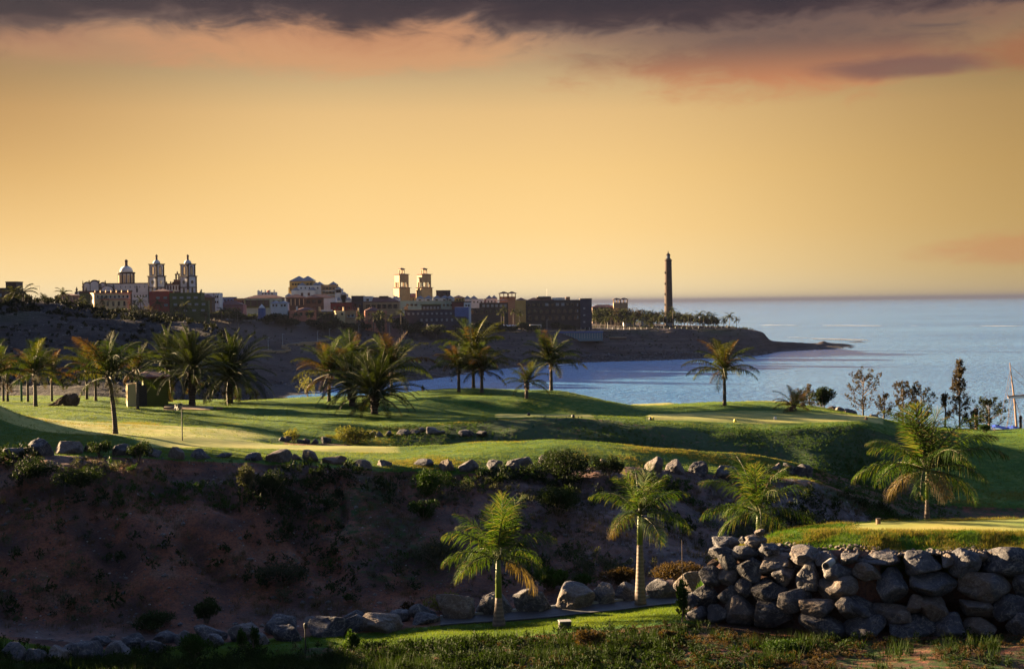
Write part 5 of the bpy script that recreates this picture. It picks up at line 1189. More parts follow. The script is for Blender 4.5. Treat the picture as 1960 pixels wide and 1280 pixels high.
# ------------------------------------------------------------------ leafy things
def leaf_cloud(n, rx, ry, rz, leaf, seed, blobs=10, up=0.0, flat=.0, hollow=.35):
    """leaf triangles gathered in clumps through a volume, uneven outline"""
    r = np.random.RandomState(seed)
    c = r.normal(size=(blobs, 3)); c /= np.linalg.norm(c, axis=1)[:, None]; c *= (r.rand(blobs, 1) ** .5) * .68; c[:, 2] = c[:, 2] * .7 + .1
    br = r.uniform(.22, .48, blobs); k = r.choice(blobs, n, p=br ** 2 / (br ** 2).sum())
    d = r.normal(size=(n, 3)); d /= np.linalg.norm(d, axis=1)[:, None]
    p = c[k] + d * br[k][:, None] * (hollow + (1 - hollow) * r.rand(n, 1) ** .4)
    p = p * np.array([rx, ry, rz]); p[:, 2] += rz * .75; p = p[p[:, 2] > -rz * .05]; n = len(p)
    a = r.normal(size=(n, 3)); a[:, 2] += up; a /= np.linalg.norm(a, axis=1)[:, None]
    b_ = np.cross(a, r.normal(size=(n, 3))); b_ /= np.linalg.norm(b_, axis=1)[:, None]
    L = leaf * r.uniform(.6, 1.4, (n, 1))
    V = np.stack([p - b_ * L * .28, p + b_ * L * .28, p + a * L + b_ * L * .12, p + a * L - b_ * L * .12], 1).reshape(-1, 3)
    return V, np.arange(4 * n).reshape(n, 4)
def cloud_mesh(name, mat, *a, **k):
    V, Fq = leaf_cloud(*a, **k); return np_mesh(name, V, Fq, MAT[mat])
def shrub(name, label, px, py, wpx, hpx, mat, seed, D=None, leaf=.07, n=1800, blobs=12, up=.6, cat='bush', group=None, on=None, stems=True, depth=.8):
    p = hit(px, py, on) if D is None else at(px, D, on); k = p.y / F
    o = empty(name, p, 0, label, cat, group); rx = wpx * k / 2 / .95; rz = hpx * k / 1.62
    link('foliage', cloud_mesh('foliage', mat, n, rx, rx * depth, rz, leaf, seed, blobs, up), o)
    if stems:
        q = MB(); r = random.Random(seed)
        for i in range(7):
            a = r.uniform(0, 6.28); q.tube([(0, 0, -.1), (rx * .25 * math.cos(a), rx * .25 * math.sin(a), rz * .5), (rx * .6 * math.cos(a), rx * .5 * math.sin(a), rz * r.uniform(.8, 1.2))], [.03, .02, .006], 5)
        q.build('stems', MAT['twig'], o)
    return o
def blades(n, w, h, lean, bw, seed, spread=1.0):
    r = np.random.RandomState(seed); a = r.rand(n) * 6.283; rr = np.sqrt(r.rand(n)) * spread * w
    x, y = rr * np.cos(a), rr * np.sin(a); hh = h * r.uniform(.5, 1.1, n); ld = a + r.normal(0, .6, n); l = lean * hh * r.uniform(.3, 1.3, n)
    t = ld + 1.57; bx, by = np.cos(t) * bw / 2, np.sin(t) * bw / 2
    V = np.stack([np.stack([x - bx, y - by, x * 0 - .02], 1), np.stack([x + bx, y + by, x * 0 - .02], 1), np.stack([x + np.cos(ld) * l, y + np.sin(ld) * l, hh], 1)], 1).reshape(-1, 3)
    return V, np.arange(3 * n).reshape(n, 3)
def scatter(name, mat, pts, tmpl, smin, smax, seed, kind='stuff', zs=(.8, 1.3)):
    """one mesh of many tufts; tmpl = list of (V, F)"""
    r = np.random.RandomState(seed); VV, FF = [], []; base = 0
    ch = r.randint(0, len(tmpl), len(pts))
    for c, (V, Fq) in enumerate(tmpl):
        P_ = pts[ch == c]; n = len(P_)
        if not n: continue
        a = r.rand(n) * 6.283; s = r.uniform(smin, smax, n); z = s * r.uniform(zs[0], zs[1], n); cs, sn = np.cos(a) * s, np.sin(a) * s
        X_ = V[None, :, 0] * cs[:, None] - V[None, :, 1] * sn[:, None] + P_[:, 0:1]; Y_ = V[None, :, 0] * sn[:, None] + V[None, :, 1] * cs[:, None] + P_[:, 1:2]; Z_ = V[None, :, 2] * z[:, None] + P_[:, 2:3]
        VV.append(np.stack([X_, Y_, Z_], -1).reshape(-1, 3)); FF.append((Fq[None] + (np.arange(n) * len(V))[:, None, None]).reshape(-1, Fq.shape[1]) + base); base += n * len(V)
    o = link(name, np_mesh(name, np.concatenate(VV), np.concatenate(FF), MAT[mat])); return tag(o, kind=kind)
def pick(T, wgt, n, seed, cap=None):
    """random points on a terrain sheet, weighted per grid cell by wgt * area"""
    r = np.random.RandomState(seed); A = np.abs((T.X[:-1, 1:] - T.X[:-1, :-1]) * (T.Y[1:, :-1] - T.Y[:-1, :-1])) * wgt[:-1, :-1]
    i = r.choice(A.size, n, p=(A / A.sum()).ravel()); a, b_ = np.unravel_index(i, A.shape); u, v = r.rand(n), r.rand(n)
    def L(G): return (G[a, b_] * (1 - u) + G[a, b_ + 1] * u) * (1 - v) + (G[a + 1, b_] * (1 - u) + G[a + 1, b_ + 1] * u) * v
    return np.stack([L(T.X), L(T.Y), L(T.Z)], 1)
inview = np.clip((PXn + 180) / 40, 0, 1) * np.clip((2160 - PXn) / 40, 0, 1)

# grass
T1 = [blades(9, .11, .05, .5, .014, i) for i in range(3)]
wg = gR * (1 - gG) * inview * band(Un, 7.8, 18)
scatter('fairway_grass', 'grass_blade', pick(near, wg * (110 / np.maximum(Yn, 60)) ** 2, 95000, 1), T1, .7, 1.5, 2)
wg = gR * inview * band(Un, 2.0, 4.0)
scatter('lawn_grass', 'grass_blade', pick(near, wg, 16000, 3), [blades(9, .10, .05, .5, .014, i) for i in range(3)], .8, 1.5, 4)
scatter('tee_rough_grass', 'grass_blade', pick(tee, np.clip(mR - mG, 0, 1), 15000, 5), [blades(9, .09, .065, .7, .013, i + 5) for i in range(3)], .8, 1.8, 6)
scatter('tee_dry_grass', 'grass_dry', pick(tee, np.clip(mR - mG, 0, 1) * np.clip(fbm(tee.X, tee.Y, 1.6, 3, 91) * 3 + .3, 0, 1), 17000, 7), [blades(9, .09, .075, .8, .013, i + 9) for i in range(3)], .8, 1.8, 8)
scatter('dry_fairway_grass', 'grass_dry', pick(near, gR * (1 - gG) * inview * band(Un, 7.9, 13) * np.clip(fbm(Xn, Yn, 5, 3, 92) * 3 - .3, 0, 1), 14000, 9), T1, .8, 1.7, 10)
# scrub on the ravine side and weeds in the foreground
def tiny(n, w, h, leaf, seed): return leaf_cloud(n, w, w, h, leaf, seed, 4, .6)
W1 = [tiny(46, .30, .24, .075, i) for i in range(4)]
sl = band(Un, 6.2, 7.8) * inview
pn = np.clip(fbm(Xn, Yn, 5.0, 4, 101) * 2.6 + .25, 0, 1)
up_ = np.clip((Un - 6.4) / 1.5, .12, 1)
scatter('ravine_scrub', 'scrub', pick(near, sl * pn * up_, 1500, 11), W1, .4, 1.9, 12)
scatter('ravine_dry_scrub', 'scrub_grey', pick(near, sl * np.clip(fbm(Xn, Yn, 4, 3, 103) * 2.4 + .1, 0, 1), 2000, 13), W1, .25, 1.2, 14)
scatter('ravine_green_weeds', 'scrub_green', pick(near, sl * np.clip(fbm(Xn, Yn, 3.5, 3, 105) * 4 - .7, 0, 1) * up_, 900, 15), W1, .3, 1.1, 16)
scatter('ravine_rust_weeds', 'scrub_rust', pick(near, sl, 700, 17), W1, .25, .8, 18)
W2 = [blades(16, .14, .34, .45, .022, i) for i in range(3)]
fgw = band(Un, 1.7, 2.86, .05) * inview
scatter('foreground_weeds', 'low_weed', pick(near, fgw * np.clip(fbm(Xn, Yn, 2, 3, 107) * 2 + .7 - np.clip((PXn - 1150) / 300, 0, .9), .05, 1), 2200, 19), W2 + [tiny(40, .2, .2, .06, 77)[0:2]] if False else W2, .5, 1.5, 20)
scatter('foreground_herbs', 'low_weed', pick(near, (fgw * np.clip(1.2 - (PXn - 1100) / 400, .2, 1) + band(Un, 2.9, 3.4) * inview * .35 * np.clip((600 - PXn) / 100, 0, 1)) * np.clip(fbm(Xn, Yn, 2.4, 3, 109) * 2 + .6, .05, 1), 2600, 21), W1, .3, 1.1, 22)
scatter('foreground_dry_herbs', 'scrub_rust', pick(near, fgw * np.clip((PXn - 900) / 150, .05, 1) * np.clip(fbm(Xn, Yn, 1.5, 3, 111) * 3 + .5, .0, 1), 1500, 23), W1, .2, .7, 24)
scatter('foreground_gold_herbs', 'scrub_rust', pick(near, fgw * np.clip(fbm(Xn, Yn, 1.2, 3, 113) * 4 - .3, .0, 1), 500, 25), W1, .15, .55, 26)
bk = (band(Un, 10.6, 12.9) * np.clip((PXn - 700) / 60, 0, 1) * np.clip((1700 - PXn) / 60, 0, 1) + band(Un, 8.2, 11.5) * np.clip((PXn - 1500) / 60, 0, 1) * np.clip((1850 - PXn) / 60, 0, 1)) * (1 - soilbank * .7)
scatter('bank_creepers', 'scrub_green', pick(near, bk * np.clip(fbm(Xn, Yn, 6, 3, 115) * 2 + .6, .05, 1), 8000, 27), W1, .15, .5, 28)
# loose pebbles on the ravine side
def pebble(seed):
    r = np.random.RandomState(seed); b_ = bmesh.new(); bmesh.ops.create_icosphere(b_, subdivisions=1, radius=1)
    V = np.array([v.co[:] for v in b_.verts]) * r.uniform(.7, 1.2, (len(b_.verts), 1)) * np.array([1, .8, .6]); Fq = np.array([[v.index for v in f.verts] for f in b_.faces]); b_.free(); return V, Fq
PB = [pebble(i) for i in range(4)]
scatter('ravine_pebbles', 'rock', pick(near, band(Un, 5.6, 8.0) * inview, 9000, 29), PB, .018, .07, 30)
scatter('ravine_dry_grass', 'dry_tuft', pick(near, band(Un, 6.1, 7.9) * inview * np.clip(fbm(Xn, Yn, 3.2, 3, 117) * 2.5 + .5, .05, 1), 9000, 35), [blades(14, .10, .13, .7, .012, 40 + i) for i in range(3)], .6, 2.0, 36)
scatter('wall_rubble', 'rock', pick(tee, band(Um, .0, 1.25, .05) * np.clip((2100 - tee.PX) / 50, 0, 1), 700, 37), PB, .05, .15, 38)
scatter('shore_rocks', 'rock', pick(far, band(Uf, 5.9, 6.5, .05) * np.clip((PXf - 480) / 30, 0, 1) * np.clip((1640 - PXf) / 30, 0, 1), 1500, 39), PB, .3, 1.5, 40)
scatter('ravine_pale_stones', 'kerb', pick(near, band(Un, 5.6, 8.0) * inview, 420, 33), PB, .02, .075, 34)
scatter('ravine_stones', 'rock', pick(near, band(Un, 5.6, 8.0) * inview, 500, 31), PB, .06, .19, 32)

# named bushes
B = shrub
B('bush', 'pale golden sunlit bush between the two greens', 680, 850, 96, 34, 'scrub_gold', 1, leaf=.09, n=2600, blobs=16, up=1.2)
B('bush', 'small thin pale bush left of the golden one beside little rocks', 562, 846, 44, 26, 'scrub_gold', 2, leaf=.09, n=600, up=1.2)
B('bush', 'bright green leafy bush hanging below the rim boulders, upper of the two', 825, 958, 100, 72, 'scrub_green', 3, leaf=.08, n=4200, blobs=16)
B('bush', 'bright green leafy bush on the ravine side, lower of the two', 810, 996, 70, 42, 'scrub_green', 4, leaf=.08, n=2000)
B('bush', 'large grey-green scrub mass with pale tips on the rim below the green', 1082, 925, 150, 64, 'scrub', 5, leaf=.09, n=6000, blobs=24, up=1)
B('bush', 'dark leafy bush hanging under the large grey-green scrub mass', 1065, 985, 110, 60, 'scrub', 6, leaf=.09, n=4200, blobs=18)
B('bush', 'dark bush among the rim boulders left of the palm tips', 1170, 915, 60, 44, 'scrub', 7, leaf=.08, n=2000)
B('bush', 'brown-green hedge bush behind the boulders right of the slim-trunked palm', 1300, 1118, 120, 46, 'scrub_rust', 8, leaf=.07, n=4200, blobs=20)
B('bush', 'olive bush behind the boulders left of the slim-trunked palm', 1190, 1122, 88, 42, 'scrub_rust', 9, leaf=.07, n=3400, blobs=16)
B('bush', 'grassy green bush behind the dark rounded boulders', 1052, 1130, 84, 46, 'scrub_green', 10, leaf=.12, n=2600, up=1.6)
B('bush', 'small light green bush between the grassy bush and the olive one', 1120, 1122, 50, 24, 'scrub_green', 11, leaf=.08, n=1000)
B('bush', 'dark round bush low on the ravine side above the boulder line', 396, 1192, 62, 48, 'scrub', 12, leaf=.08, n=2400)
B('bush', 'dark spreading bush behind the boulders left of the round one', 290, 1208, 110, 34, 'scrub', 13, leaf=.08, n=2600, blobs=18)
B('bush', 'brownish bush between the second and third rim boulders from the left', 191, 876, 54, 32, 'scrub', 14, leaf=.08, n=1500, up=1)
B('bush', 'tall wispy bush beside the narrow rim boulder', 265, 885, 50, 46, 'scrub', 15, leaf=.08, n=1600, up=1.2)
B('bush', 'wispy grey-green bush on the slope below the rim, left one of a pair', 472, 945, 56, 62, 'scrub_grey', 16, leaf=.08, n=1800, up=1.4)
B('bush', 'wispy green bush on the slope below the rim, right one of a pair', 520, 960, 70, 62, 'scrub', 17, leaf=.08, n=2000, up=1.2)
B('bush', 'dark scrub below the tall boulder at the far left', 60, 930, 120, 52, 'scrub', 18, leaf=.08, n=3000, blobs=20)
B('bush', 'dark scrub left of the reddish soil patch', 150, 945, 110, 56, 'scrub', 19, leaf=.08, n=3000, blobs=20)
B('bush', 'dry purple-grey bush low on the slope in the middle of the ravine side', 540, 1120, 110, 44, 'scrub_grey', 20, leaf=.07, n=2200, blobs=18)
B('bush', 'grey thorny bush left of the ringed-trunk palm', 840, 1090, 120, 60, 'scrub_grey', 21, leaf=.07, n=2800, blobs=20)
B('bush', 'small round yellow-green bush above the boulders', 665, 1150, 20, 16, 'scrub_green', 22, leaf=.06, n=500)
B('bush', 'rusty flowering bush between the grey boulders left of the ringed-trunk palm', 845, 1170, 74, 36, 'scrub_gold', 23, leaf=.07, n=1300)
B('bush', 'rusty low bush above the big flat boulder', 780, 1175, 50, 22, 'scrub_rust', 24, leaf=.07, n=800)
B('bush', 'feathery pale green weed before the boulders, left one of a pair', 462, 1244, 24, 40, 'scrub_green', 25, leaf=.07, n=700, up=2)
B('bush', 'feathery pale green weed before the boulders, right one of a pair', 486, 1244, 24, 46, 'scrub_green', 26, leaf=.07, n=700, up=2)
B('bush', 'tall green herb clump in front of the grey boulders', 372, 1262, 74, 46, 'scrub_green', 27, leaf=.08, n=1800, up=1.5)
B('bush', 'bright tall weed on the lawn edge right of the black stake', 675, 1246, 30, 44, 'scrub_green', 28, leaf=.09, n=900, up=2)
B('bush', 'yellow-brown herb mound on the dark soil below the lawn', 1132, 1246, 66, 44, 'scrub_rust', 29, leaf=.06, n=1500)
B('bush', 'pale flowering herb mound left of the wall foot', 1278, 1228, 44, 26, 'scrub_rust', 30, leaf=.06, n=1000)
B('bush', 'green leafy mound below the wall boulders', 1510, 1252, 110, 34, 'scrub_green', 31, leaf=.06, n=2400, blobs=16)
B('bush', 'small yellow-green shrub by the blue tarp', 1885, 830, 40, 18, 'scrub_green', 33, D=118, leaf=.09, n=900)
B('bush', 'tiny sprig on the crest of the mound left of the palm group', 808, 749, 8, 14, 'scrub', 34, D=122, leaf=.12, n=60)
B('bush', 'thin pale green young tree behind the mound left of the palm clump', 588, 775, 44, 50, 'scrub_gold', 35, D=127, leaf=.10, n=500, up=1.2)

# thin trees on the cliff edge
def thin_tree(label, px, ybase, ytop, wpx, D, mat, seed, nb=26, leafs=60, cone=False, leaf=.13, name='casuarina_tree'):
    g = at(px, D); g.z = min(g.z, P(px, ybase, D).z); k = D / F; H = P(px, ytop, D).z - g.z; W = wpx * k / 2; r = random.Random(seed)
    o = empty(name, g, 0, label, 'tree', 'thin trees on the cliff edge'); q = MB(); q.tube([(0, 0, -.4), (r.uniform(-.1, .1), 0, H * .5), (r.uniform(-.1, .1), 0, H * .97)], [.10, .06, .015], 7); q.build('trunk', MAT['twig'], o, True)
    bq = MB(); VV, FF, base = [], [], 0
    for i in range(nb):
        t = r.uniform(.15, .98); a = r.uniform(0, 6.28); Lw = W * ((1.05 - t) ** .8 if cone else math.sin(math.pi * min(t * .8 + .12, 1)) ** .7) * r.uniform(.6, 1.1)
        p0 = Vector((0, 0, H * t * .92)); p1 = p0 + Vector((math.cos(a) * Lw * .6, math.sin(a) * Lw * .6, Lw * .35)); p2 = p0 + Vector((math.cos(a) * Lw, math.sin(a) * Lw, Lw * r.uniform(.5, 1.1)))
        bq.tube([p0, p1, p2], [.03, .018, .006], 4)
        for c_, f_ in ((p1, .5), (p2, 1.0), (p1.lerp(p2, .5), .7)):
            V, Fq = leaf_cloud(int(leafs * f_ / 2), .32, .32, .38, leaf, r.randint(0, 9999), 3, .8, hollow=.1)
            VV.append(V + np.array([c_.x, c_.y, c_.z - .25])); FF.append(Fq + base); base += len(V)
    bq.build('branches', MAT['twig'], o); link('foliage', np_mesh('foliage', np.concatenate(VV), np.concatenate(FF), MAT[mat]), o)
thin_tree('sparse twiggy tree with reddish leaves right of the cliff rocks', 1652, 800, 716, 74, 132, 'tree_rust', 1, 34, 44)
thin_tree('low twiggy bush-tree just right of the sparse reddish one', 1690, 806, 758, 40, 130, 'tree_rust', 2, 18, 44)
thin_tree('bushy twiggy tree left of the tallest thin tree, left half of the pair', 1728, 815, 732, 44, 128, 'tree_rust', 3, 26, 60)
thin_tree('bushy twiggy tree left of the tallest thin tree, right half of the pair', 1764, 818, 736, 48, 128, 'tree_rust', 4, 28, 60)
thin_tree('tallest thin tree, a narrow cone before the sea', 1836, 830, 678, 50, 126, 'tree_rust', 5, 60, 54, True, name='conifer_tree')
thin_tree('young thin tree between the twiggy pair and the tallest one', 1808, 822, 744, 26, 127, 'tree_rust', 6, 16, 50, True)
thin_tree('rounded twiggy tree right of the wooden post', 1894, 836, 768, 66, 128, 'tree_dark', 7, 34, 60)
thin_tree('low twiggy shrub left of the wooden post', 1858, 834, 790, 34, 126, 'tree_dark', 8, 16, 50)
B('conifer_bush', 'dense green cone-shaped bush at the end of the fairway', 1574, 788, 56, 50, 'scrub', 9, D=127, leaf=.13, n=3200, blobs=14, up=1.6)
thin_tree('half-bare twiggy shrub left of the dense cone bush', 1548, 786, 738, 22, 128, 'tree_rust', 10, 10, 40)

# tree masses of the town
def far_tree(px, D, yt, wpx, mat, label, group, seed):
    g = at(px, D); k = D / F; top = P(px, yt, D).z; h = max(top - g.z, 2.5)
    o = empty('broadleaf_tree', g, 0, label, 'tree', group)
    MB().tube([(0, 0, -.6), (0, 0, h * .6)], [.3, .18], 7).build('trunk', MAT['twig'], o)
    rz = h * .52; o2 = link('crown', cloud_mesh('crown', mat, 1500, wpx * k / 1.6, wpx * k / 2.0, rz, .8, seed, 13, .3), o, (0, 0, h - rz * 1.75))
G = 'trees around the lighthouse'
for i, (px, yt, w_, m_) in enumerate([(1142, 585, 26, 'tree_dark'), (1160, 586, 26, 'tree_dark'), (1178, 588, 26, 'tree_rust'), (1196, 587, 26, 'tree_dark'), (1214, 586, 26, 'tree_rust'), (1232, 588, 28, 'tree_rust'), (1246, 589, 24, 'tree_dark'), (1258, 592, 22, 'tree_rust'), (1272, 600, 22, 'tree_dark'), (1290, 593, 26, 'tree_dark'), (1304, 592, 28, 'tree_dark'), (1316, 598, 20, 'tree_rust'), (1345, 603, 26, 'tree_dark'), (1366, 605, 24, 'tree_dark'), (1150, 596, 30, 'tree_dark'), (1186, 594, 30, 'tree_rust')]):
    far_tree(px, 1035 + (i % 3) * 8, yt, w_ * 1.3, m_, 'round-crowned tree behind the promenade, %s of its row from the dark hotel' % ORD[i], G, 200 + i)
G = 'garden trees in the town'
for i, (px, yt, w_, m_, D_) in enumerate([(60, 570, 30, 'tree_dark', 500), (95, 573, 30, 'tree_dark', 520), (112, 578, 26, 'tree_dark', 700), (150, 582, 30, 'tree_dark', 720), (188, 586, 34, 'tree_dark', 715), (235, 587, 30, 'tree_dark', 715), (262, 580, 34, 'tree_dark', 712), (284, 583, 34, 'tree_rust', 712), (312, 588, 34, 'tree_dark', 710), (345, 594, 30, 'tree_dark', 708), (432, 592, 36, 'tree_dark', 745), (448, 590, 36, 'tree_dark', 748), (535, 597, 36, 'tree_dark', 765), (640, 603, 26, 'tree_dark', 770), (728, 588, 18, 'tree_dark', 790), (770, 600, 26, 'tree_dark', 800), (795, 612, 30, 'tree_dark', 830), (835, 614, 34, 'tree_dark', 835), (880, 614, 34, 'tree_dark', 850), (925, 612, 36, 'tree_dark', 890), (945, 616, 30, 'tree_dark', 900), (1085, 620, 24, 'tree_dark', 950), (1065, 616, 20, 'tree_dark', 955)]):
    far_tree(px, D_, yt, w_ * 1.25, m_, '%s garden tree counting from the left along the foot of the town' % (ORD[i] if i < 20 else ['twenty-first', 'twenty-second', 'twenty-third'][i - 20]), G, 300 + i)
G = 'low trees screening the foot of the town'
scr = [406, 422, 444, 462, 482, 512, 545, 562, 598, 618, 632, 668, 684, 702, 716, 744, 758, 782, 812, 824, 850, 866, 895, 908, 938, 958, 976, 1000, 1018]
for i, px in enumerate(scr):
    Dx = np.interp(px, [400, 560, 640, 800, 900, 1020], [742, 768, 780, 832, 880, 925]); g_ = at(px, Dx); top_ = hor(px) + (CAMZ - g_.z) / Dx * F - rnd.uniform(12, 20)
    w1 = ORD[i] + ' from the left' if i < 20 else ORD[28 - i] + ' from the promenade end'
    far_tree(px, Dx, top_, rnd.uniform(20, 32), 'tree_dark', 'low dark tree screening the house fronts, %s' % w1, G, 500 + i)
def pickf(wgt, n, seed): return pick(far, wgt, n, seed)
hs = band(Uf, 1.2, 3.3) * np.clip((520 - PXf) / 40, 0, 1) * np.clip((PXf + 300) / 50, 0, 1)
FW = [leaf_cloud(30, .9, .9, .6, .35, 900 + i, 4, .5) for i in range(3)]
scatter('hillside_scrub', 'hill_scrub', pickf(hs, 900, 41), FW, .3, 1.0, 42)
scatter('ridge_scrub', 'hill_scrub', pickf(band(Uf, 2.7, 3.2) * np.clip((440 - PXf) / 30, 0, 1) * np.clip((PXf + 300) / 50, 0, 1), 900, 43), FW, .5, 1.5, 44)
scatter('hillside_stones', 'rock', pickf(hs, 700, 45), PB, .15, .5, 46)
scatter('terrace_scrub', 'tree_dark', pickf(band(Uf, 8.0, 9.8) * np.clip((PXf - 380) / 30, 0, 1) * np.clip((1460 - PXf) / 30, 0, 1), 700, 47), FW, .5, 1.6, 48)
scatter('cliff_scrub', 'tree_dark', pickf(band(Uf, 6.4, 8.0) * np.clip((PXf - 480) / 30, 0, 1) * np.clip((1460 - PXf) / 30, 0, 1), 700, 49), FW, .3, 1.3, 50)
# ------------------------------------------------------------------ boulders
def sphere_dirs(sub):
    b_ = bmesh.new(); bmesh.ops.create_icosphere(b_, subdivisions=sub, radius=1); V = np.array([v.co[:] for v in b_.verts]); Fq = np.array([[v.index for v in f.verts] for f in b_.faces]); b_.free()
    return V / np.linalg.norm(V, axis=1)[:, None], Fq
SD4, SD5 = sphere_dirs(4), sphere_dirs(5)
def boulder_mesh(name, sx, sy, sz, seed, mat='rock', hi=False, planes=13, sharp=1.5, amp=.045):
    V, Fq = SD5 if hi else SD4; r = np.random.RandomState(seed)
    N = r.normal(size=(planes, 3)); N /= np.linalg.norm(N, axis=1)[:, None]; h = r.uniform(.62, 1.0, planes)
    dd = V @ N.T; dd = np.where(dd > .08, h[None] / np.maximum(dd, .08), 9.0)
    rad = -np.log(np.exp(-dd * 16 * sharp).sum(1) + np.exp(-1.25 * 16 * sharp)) / (16 * sharp)
    p = V * rad[:, None]
    def n3(q, sc, sd): return (vnoise(q[:, 0] * sc + 9, q[:, 1] * sc + q[:, 2] * .7 * sc, sd) + vnoise(q[:, 1] * sc + 5, q[:, 2] * sc - q[:, 0] * .6 * sc, sd + 1) + vnoise(q[:, 2] * sc + 2, q[:, 0] * sc + q[:, 1] * .5 * sc, sd + 2)) / 3 - .5
    disp = n3(p, 2.2, seed % 50) * amp * 4 + n3(p, 5.5, seed % 50 + 5) * amp * 2.4 + n3(p, 13, seed % 50 + 9) * amp * 1.1
    cr = np.abs(n3(p, 3.0, seed % 50 + 14)); disp -= np.clip(.02 - cr, 0, .02) * 3.5
    p = p + V * disp[:, None]
    lo, hi_ = p.min(0), p.max(0); p = (p - (lo + hi_) / 2) / (hi_ - lo) * np.array([sx, sy, sz])
    return np_mesh(name, p, Fq, MAT[mat], smooth=True)
def boulder(label, px, py, wpx, hpx, seed, D=None, mat='rock', group='', name='boulder', rot=0.0, dep=.85, hi=True, sink=.12, flat=False):
    """centre of the stone at (px, py) in the picture"""
    if D is None:
        g = hit(px, py + hpx * .42); D = g.y + wpx * g.y / F * .12
    k = D / F; c = P(px, py + (hpx * sink), D); sx, sz = wpx * k * 1.05, hpx * k * (1.05 + sink)
    sy = max(sx, sz) * dep
    o = link(name, boulder_mesh(name, sx, sy, sz, seed, mat, hi), None, c, (R(rnd.uniform(-6, 6)), R(rot), R(rnd.uniform(-15, 15))))
    return tag(o, label, 'boulder', group)
def shape_word(w, h):
    return 'flat slab-like' if w > 2.2 * h else 'long low' if w > 1.6 * h else 'upright' if h > 1.1 * w else 'blocky'
def size_word(w): return 'small' if w < 34 else 'large' if w > 60 else 'medium-sized'
ordw = lambda i, n: ('leftmost' if i == 0 else 'rightmost' if i == n - 1 else ORD[i] + ' from the left')

# the dry-laid boulder wall, in courses from the top down
wall = [
 [(1389, 1040, 50, 22), (1421, 1033, 13, 14), (1444, 1035, 38, 22), (1454, 1019, 18, 14)],
 [(1385, 1057, 56, 26), (1426, 1056, 56, 28), (1477, 1054, 52, 26), (1540, 1062, 58, 32), (1580, 1070, 44, 28), (1627, 1068, 34, 20), (1684, 1067, 96, 28), (1767, 1079, 70, 50), (1812, 1072, 26, 26), (1850, 1076, 56, 52), (1880, 1064, 22, 18), (1924, 1075, 84, 56), (2010, 1078, 80, 50)],
 [(1365, 1077, 22, 15), (1390, 1075, 34, 38), (1434, 1090, 54, 48), (1483, 1078, 64, 36), (1608, 1094, 66, 34), (1657, 1092, 54, 32), (1551, 1102, 50, 52), (1707, 1122, 56, 68), (1785, 1122, 90, 50), (1882, 1123, 90, 58), (1962, 1118, 46, 56), (2030, 1122, 84, 50)],
 [(1361, 1101, 44, 38), (1394, 1103, 40, 32), (1499, 1103, 42, 38), (1604, 1127, 68, 54), (1424, 1125, 36, 36), (1470, 1129, 64, 42)],
 [(1350, 1139, 54, 44), (1396, 1138, 46, 38), (1521, 1147, 60, 46), (1564, 1161, 66, 34), (1621, 1163, 46, 42), (1640, 1158, 70, 38), (1755, 1156, 40, 34), (1785, 1168, 54, 42), (1703, 1174, 72, 40), (1869, 1165, 62, 30), (1932, 1161, 66, 46), (2015, 1168, 78, 44)],
 [(1325, 1153, 28, 32), (1335, 1177, 44, 34), (1373, 1175, 38, 38), (1418, 1170, 54, 62), (1477, 1168, 68, 52), (1577, 1196, 88, 48), (1655, 1202, 82, 52), (1745, 1200, 84, 48), (1815, 1199, 70, 56), (1877, 1202, 58, 42), (1950, 1194, 46, 46), (2020, 1206, 84, 48)],
]
cn = ['topmost', 'second', 'third', 'fourth', 'fifth', 'bottom']
for ci, c in enumerate(wall):
    c = sorted(c); n = len(c)
    for i, (x, y, w_, h_) in enumerate(c):
        D0 = np.interp(x, [1320, 1400, 1600, 1960, 2100], [50.6, 49.9, 47.7, 46.8, 46.8])
        D = D0 + np.interp(y, [1010, 1060, 1200], [1.35, .9, 0.0]) + rnd.uniform(-.12, .12) + w_ * .006
        lab = '%s %s boulder, %s in the %s course of the wall' % (size_word(w_), shape_word(w_, h_), ordw(i, n), cn[ci])
        rust = (x, y) in ((1365, 1077),)
        boulder(lab, x, y, w_ * 1.03, h_ * 1.06, 1000 + ci * 40 + i, D, 'rock_rust' if rust else 'rock', 'boulders stacked in the retaining wall', dep=1.0, sink=0, rot={(1707, 1122): 12, (1551, 1102): 15, (1785, 1122): 8, (1882, 1123): 14}.get((x, y), rnd.uniform(-7, 7)))
rim = [(0, 865, 18, 16), (27, 866, 36, 26), (73, 854, 54, 38), (131, 856, 52, 28), (174, 856, 26, 20), (234, 860, 36, 28), (293, 865, 30, 20), (337, 865, 32, 28), (383, 867, 40, 22), (430, 871, 30, 12), (485, 873, 34, 18), (534, 871, 50, 28), (568, 874, 20, 14), (594, 871, 30, 26), (640, 880, 46, 18), (693, 888, 36, 22), (737, 885, 28, 15), (811, 884, 38, 16), (854, 889, 32, 26), (897, 889, 38, 26), (949, 889, 34, 24), (996, 885, 58, 26), (1040, 878, 18, 18), (1156, 882, 15, 11), (1251, 887, 34, 34), (1291, 892, 36, 28), (1336, 895, 38, 28), (1391, 901, 44, 26), (1486, 893, 18, 18), (1516, 896, 34, 26), (1536, 900, 38, 30)]
